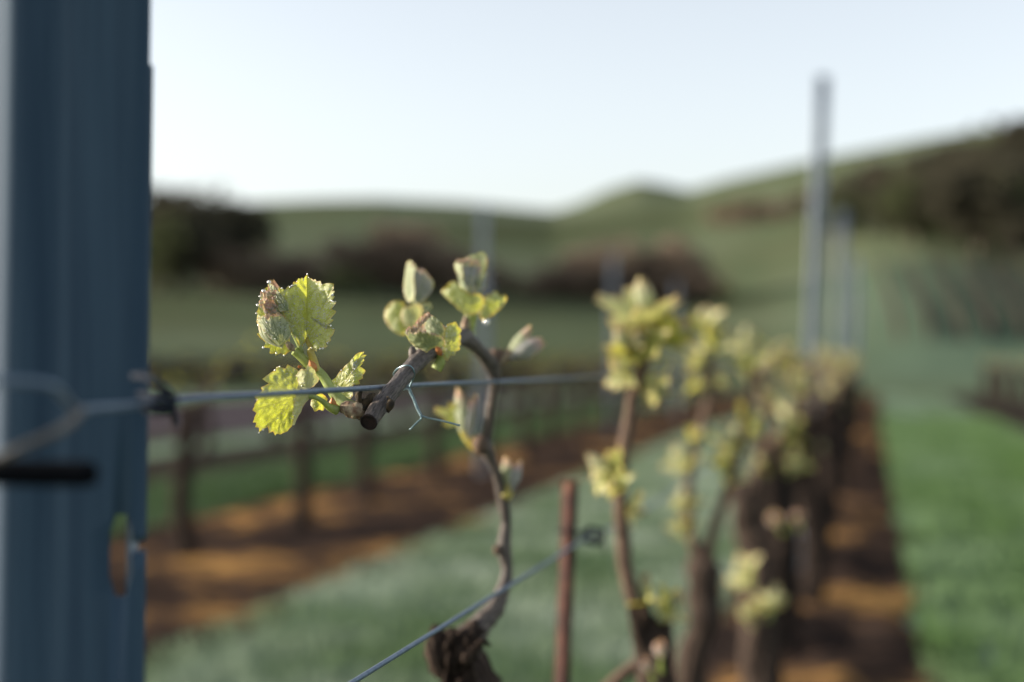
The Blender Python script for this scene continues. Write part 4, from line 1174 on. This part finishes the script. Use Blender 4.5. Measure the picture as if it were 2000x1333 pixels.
# ================================================================== TREES, BUSHES, HILL VINEYARD
def crown_mat(name, c1, c2):
    m, nt, out = new_mat(name); n = N(nt)
    f = n.noise(.8, 3, n.coord('Object'))
    col = n.ramp(f, [(.35, c1), (.65, c2)])
    df = n('ShaderNodeBsdfDiffuse', {'Color': col}); tr = n('ShaderNodeBsdfTranslucent', {'Color': col})
    mx = n('ShaderNodeMixShader', {0: .25, 1: df.outputs[0], 2: tr.outputs[0]})
    nt.links.new(mx.outputs[0], out.inputs[0]); return m
M['cr_dark'] = crown_mat('dark_evergreen', (.042, .041, .031), (.080, .075, .052))
M['cr_brown'] = crown_mat('bare_brown_twigs', (.15, .12, .095), (.26, .20, .15))
M['cr_olive'] = crown_mat('olive_foliage', (.07, .085, .04), (.12, .14, .07))
M['bark'] = simple_mat('tree_bark', (.03, .024, .02), (.09, .07, .055), 6, .9, .6, .02)

def proto_tree(mat, w, h, seed, trunk_h=.22, nleaf=1500):
    rnd = random.Random(seed)
    t = empty('tree', (0, 0, 0))
    mb = MB(); th = h * trunk_h
    mb.tube([V((0, 0, -.4)), V((.05, 0, th)), V((rnd.uniform(-.3, .3), rnd.uniform(-.3, .3), h * .7))], [w * .05, w * .038, w * .012], n=8, res=3, wob=.2, wf=2)
    lobes = []
    for k in range(13):
        a = rnd.random() * 6.28; rr = rnd.uniform(.15, .75) ** .8 * w * .5
        z = th + (h - th) * rnd.uniform(.12, .86)
        sh = math.sqrt(max(.1, 1 - ((z - th) / (h - th) - .35) ** 2 * 1.6))
        c = V((math.cos(a) * rr * sh, math.sin(a) * rr * sh, z)); lobes.append((c, rnd.uniform(.16, .30) * w))
        if k < 8: mb.tube([V((.05, 0, th * rnd.uniform(.6, 1.2))), c * .6 + V((0, 0, th * .25)), c], [w * .018, w * .011, w * .004], n=5, res=2)
    mb.build('trunk', M['bark'], t)
    lf = MB()
    for k in range(nleaf):
        c, r = lobes[rnd.randrange(len(lobes))]
        d = jit(rnd, 1)
        while d.length > 1 or d.length < .05: d = jit(rnd, 1)
        d = d.normalized() * d.length ** .45
        p = c + V((d.x * r, d.y * r, d.z * r * .8))
        s = rnd.uniform(.028, .06) * w
        a = jit(rnd, 1).normalized() * s; b = a.cross(jit(rnd, 1)).normalized() * s * .6
        i = [lf.vert(p + a), lf.vert(p + b), lf.vert(p - a * .8), lf.vert(p - b)]; lf.face(*i)
    lf.build('crown', M[mat], t, smooth=False)
    return t
TP = {'d': [proto_tree('cr_dark', 7, 8, 1), proto_tree('cr_dark', 8, 7, 2)], 'b': [proto_tree('cr_brown', 7, 5.5, 3, .12), proto_tree('cr_brown', 8, 5, 4, .12)], 'o': [proto_tree('cr_olive', 7, 6.5, 5), proto_tree('cr_olive', 6, 7, 6)]}
usedT = set()
def put_tree(kind, px_, D, sc, label, group, name='tree', seed=0):
    d = P(px_, 700, 1) - EYE; d.z = 0; d = d / d.dot(f0)
    x, y = d.x * D, d.y * D
    p = TP[kind][seed % 2]
    if id(p) in usedT: o = copy_tree(p)
    else: o = p; usedT.add(id(p))
    o.name = name
    o.location = (x, y, height(x, y) - .1); o.scale = (sc, sc, sc); o.rotation_euler = (0, 0, (seed * 1.7) % 6.28)
    tag(o, label, 'tree' if name == 'tree' else 'bush', group); return o
def fit(px_, D, ytop, kind, seed):
    """scale that makes the tree reach image row ytop"""
    d = P(px_, 700, 1) - EYE; d.z = 0; d = d / d.dot(f0)
    g = height(d.x * D, d.y * D)
    hh = 1.05 + (700 - ytop) / F * D - g
    ph = {'d': (8, 7), 'b': (5.5, 5), 'o': (6.5, 7)}[kind][seed % 2]
    return max(.15, hh / ph)
rnd = random.Random(77)
# left dark clump
for i, (x, yt, D, kd) in enumerate([(310, 378, 120, 'd'), (355, 372, 126, 'd'), (400, 385, 122, 'd'), (445, 398, 128, 'd'), (300, 430, 114, 'o'), (345, 425, 116, 'd'), (250, 372, 124, 'd'), (190, 380, 128, 'd')]):
    put_tree(kd, x, D, fit(x, D, yt, kd, i), f'{ORD[i]} dark evergreen tree from the left in the clump beside the near post', 'dark trees behind the near post', 'tree', i)
for i, (x, yt, D) in enumerate([(440, 478, 118), (500, 488, 120), (560, 500, 122), (620, 492, 122)]):
    put_tree('b', x, D, fit(x, D, yt, 'b', i), f'{ORD[i]} bare brown bush from the left along the field edge', 'brown bushes along the field edge', 'bush', i)
for i, (x, yt, D) in enumerate([(690, 470, 126), (735, 448, 128), (780, 442, 130), (830, 452, 128), (880, 485, 126), (920, 510, 126)]):
    put_tree('b', x, D, fit(x, D, yt, 'b', i), f'{ORD[i]} brown bush from the left in the clump behind the middle shoots', 'brown bushes behind the middle shoots', 'bush', i)
for i, (x, yt, D) in enumerate([(990, 525, 130), (1050, 520, 128), (1110, 512, 128), (1165, 490, 130), (1215, 476, 130), (1265, 474, 130), (1315, 490, 128), (1360, 515, 128), (1400, 545, 126)]):
    put_tree('b', x, D, fit(x, D, yt, 'b', i), f'{ORD[i]} brown bush from the left in the clump above the pale shoots', 'brown bushes above the pale shoots', 'bush', i)
for i, (x, yt, D) in enumerate([(660, 520, 112), (705, 525, 112), (1420, 560, 120)]):
    put_tree('o', x, D, fit(x, D, yt, 'o', i), ['olive green shrub between the brown bushes, left one of a pair', 'olive green shrub between the brown bushes, right one of a pair', 'olive green shrub at the right end of the brown bushes'][i], 'olive shrubs along the field edge', 'bush', i)
for i in range(19):
    x = 270 + i * 52 + rnd.uniform(-8, 8); D = 44 + rnd.uniform(-.5, 1.5)
    put_tree('d', x, D, fit(x, D, 700 + rnd.uniform(-6, 22), 'd', i), f'{ORD[i]} low shrub from the left in the dark hedge beyond the dirt track', 'shrubs of the dark hedge', 'bush', i)
# dark wood on the right hill, tree by tree
cnt = 0
for i in range(13):
    x = 1400 + i * 14 + rnd.uniform(-6, 6); D = rnd.uniform(210, 240); yt = 395 + abs(i - 5) * 4 + rnd.uniform(-6, 18)
    kd = rnd.choice('bbo'); put_tree(kd, x, D, max(.5, min(1.2, fit(x, D, yt, kd, i))), 'brown tree in the copse left of the tall steel post', 'trees of the copse on the right hill', 'tree', i)
for i in range(92):
    u = rnd.random(); x = 1615 + 445 * u ** .85
    lo, hi = 475 + 45 * min(1, max(0, (x - 1700) / 300)), 345 - 85 * max(0, (x - 1650) / 350)
    v = rnd.random(); yb = hi + (lo - hi) * v
    # distance at which the hill reaches image row yb
    D = 130
    while D < 415:
        d = P(x, 700, 1) - EYE; d.z = 0; d = d / d.dot(f0)
        if 700 - (height(d.x * D, d.y * D) - 1.05) / D * F < yb: break
        D += 4
    kd = rnd.choice('dddddo')
    put_tree(kd, x, D, max(.25, min(rnd.uniform(.8, 1.25) * (1 + (D - 130) / 420), fit(x, D, (352 if x < 1700 else 352 - (x - 1700) * .42) + rnd.uniform(0, 20), kd, i))), 'dark tree of the wood covering the right hillside', 'trees of the wood on the right hillside', 'tree', i)
for i in range(16):
    x = 1618 + i * 7.5 + rnd.uniform(-5, 5); yt = 350 + rnd.uniform(0, 75); D = 215 + i * 4 - (yt - 350) * .7
    put_tree('db'[i % 4 == 3], x, D, max(.5, min(1.7, fit(x, D, yt, 'db'[i % 4 == 3], i))), 'dark tree of the wood, just right of the tall steel post', 'trees of the wood on the right hillside', 'tree', i)
for i, (x, yt) in enumerate([(1900, 242), (1945, 232), (1985, 226), (2030, 224), (1860, 262)]):
    put_tree('d', x, 380, fit(x, 380, yt, 'd', i), f'dark tree on the right skyline, {ORD[i]} of the five on the crest', 'trees on the right crest', 'tree', i)

# rows of the vineyard on the right slope: each row one low, twiggy line of vines
for i in range(8):
    rnd2 = random.Random(i + 300)
    mb = MB(); pts = []
    for k in range(30):
        t = k / 29
        D = 62 + 62 * t
        xx = 1722 + i * 52 + (36 + i * 9) * (1 - t) ** 1.3
        d = P(xx, 700, 1) - EYE; d.z = 0; d = d / d.dot(f0)
        x, y = d.x * D, d.y * D
        pts.append(V((x, y, height(x, y))))
    org = pts[0].copy()
    mb.tube([p + V((0, 0, .62)) for p in pts], .14, n=6, res=1, wob=.3, wf=3)
    for a, b in zip(pts, pts[1:]):
        mb.tube([a - V((0, 0, .1)), a + V((rnd2.uniform(-.05, .05), 0, .65))], [.08, .06], n=5, res=1)
        for s_ in range(5):
            e = a + (b - a) * rnd2.random() + V((0, 0, .62)); g = e + V((rnd2.uniform(-.25, .25), rnd2.uniform(-.4, .4), rnd2.uniform(.1, .45)))
            mb.tube([e, g], [.04, .016], n=4, res=1)
    tag(mb.build('vine_row', M['trunk'], None, org), f'{ORD[i]} dark vine row from the left on the right hand slope', 'vine row', 'vine rows on the right slope')

# ================================================================== LIGHT, SKY, CAMERA
SUN_AZ = R(-100.0)       # clockwise from +Y: low sun on the left, a little behind the leaves
SUN_EL = R(12)
w = bpy.data.worlds.new('World'); S.world = w; w.use_nodes = True
nt = w.node_tree; bg = nt.nodes['Background']
sky = nt.nodes.new('ShaderNodeTexSky'); sky.sky_type = 'NISHITA'; sky.sun_disc = False
sky.sun_elevation = SUN_EL; sky.sun_rotation = SUN_AZ % (2 * math.pi)
sky.altitude = 100; sky.air_density = 1.0; sky.dust_density = 1.6; sky.ozone_density = 1.5
hs = nt.nodes.new('ShaderNodeHueSaturation'); hs.inputs['Saturation'].default_value = .44
nt.links.new(sky.outputs[0], hs.inputs['Color']); tn = nt.nodes.new('ShaderNodeMix'); tn.data_type = 'RGBA'; tn.blend_type = 'MULTIPLY'; tn.inputs[0].default_value = 1; tn.inputs[7].default_value = (1.03, 1.0, .985, 1)
nt.links.new(hs.outputs[0], tn.inputs[6]); nt.links.new(tn.outputs[2], bg.inputs[0]); bg.inputs[1].default_value = .140
sd = bpy.data.lights.new('sun', 'SUN'); sd.energy = 3.9; sd.angle = R(.5); sd.color = (1, .88, .72)
so = bpy.data.objects.new('sun', sd); COL.objects.link(so)
dirv = V((math.sin(SUN_AZ) * math.cos(SUN_EL), math.cos(SUN_AZ) * math.cos(SUN_EL), math.sin(SUN_EL)))
so.rotation_euler = dirv.to_track_quat('Z', 'Y').to_euler(); so.location = dirv * 30 + V((0, 0, 2))

cam = bpy.data.cameras.new('camera'); co = bpy.data.objects.new('camera', cam); COL.objects.link(co)
co.location = EYE
co.matrix_world = Matrix.Translation(EYE) @ Matrix((CR, CU, -CF)).transposed().to_4x4()
cam.lens = 50; cam.sensor_width = 36; cam.clip_start = .02; cam.clip_end = 4000
cam.dof.use_dof = True; cam.dof.focus_distance = .795; cam.dof.aperture_fstop = 3.2; cam.dof.aperture_blades = 0
S.camera = co
S.view_settings.view_transform = 'Standard'; S.view_settings.look = 'None'; S.view_settings.exposure = 1.22; S.view_settings.gamma = 1
S.cycles.use_denoising = True
S.cycles.max_bounces = 8; S.cycles.transparent_max_bounces = 8
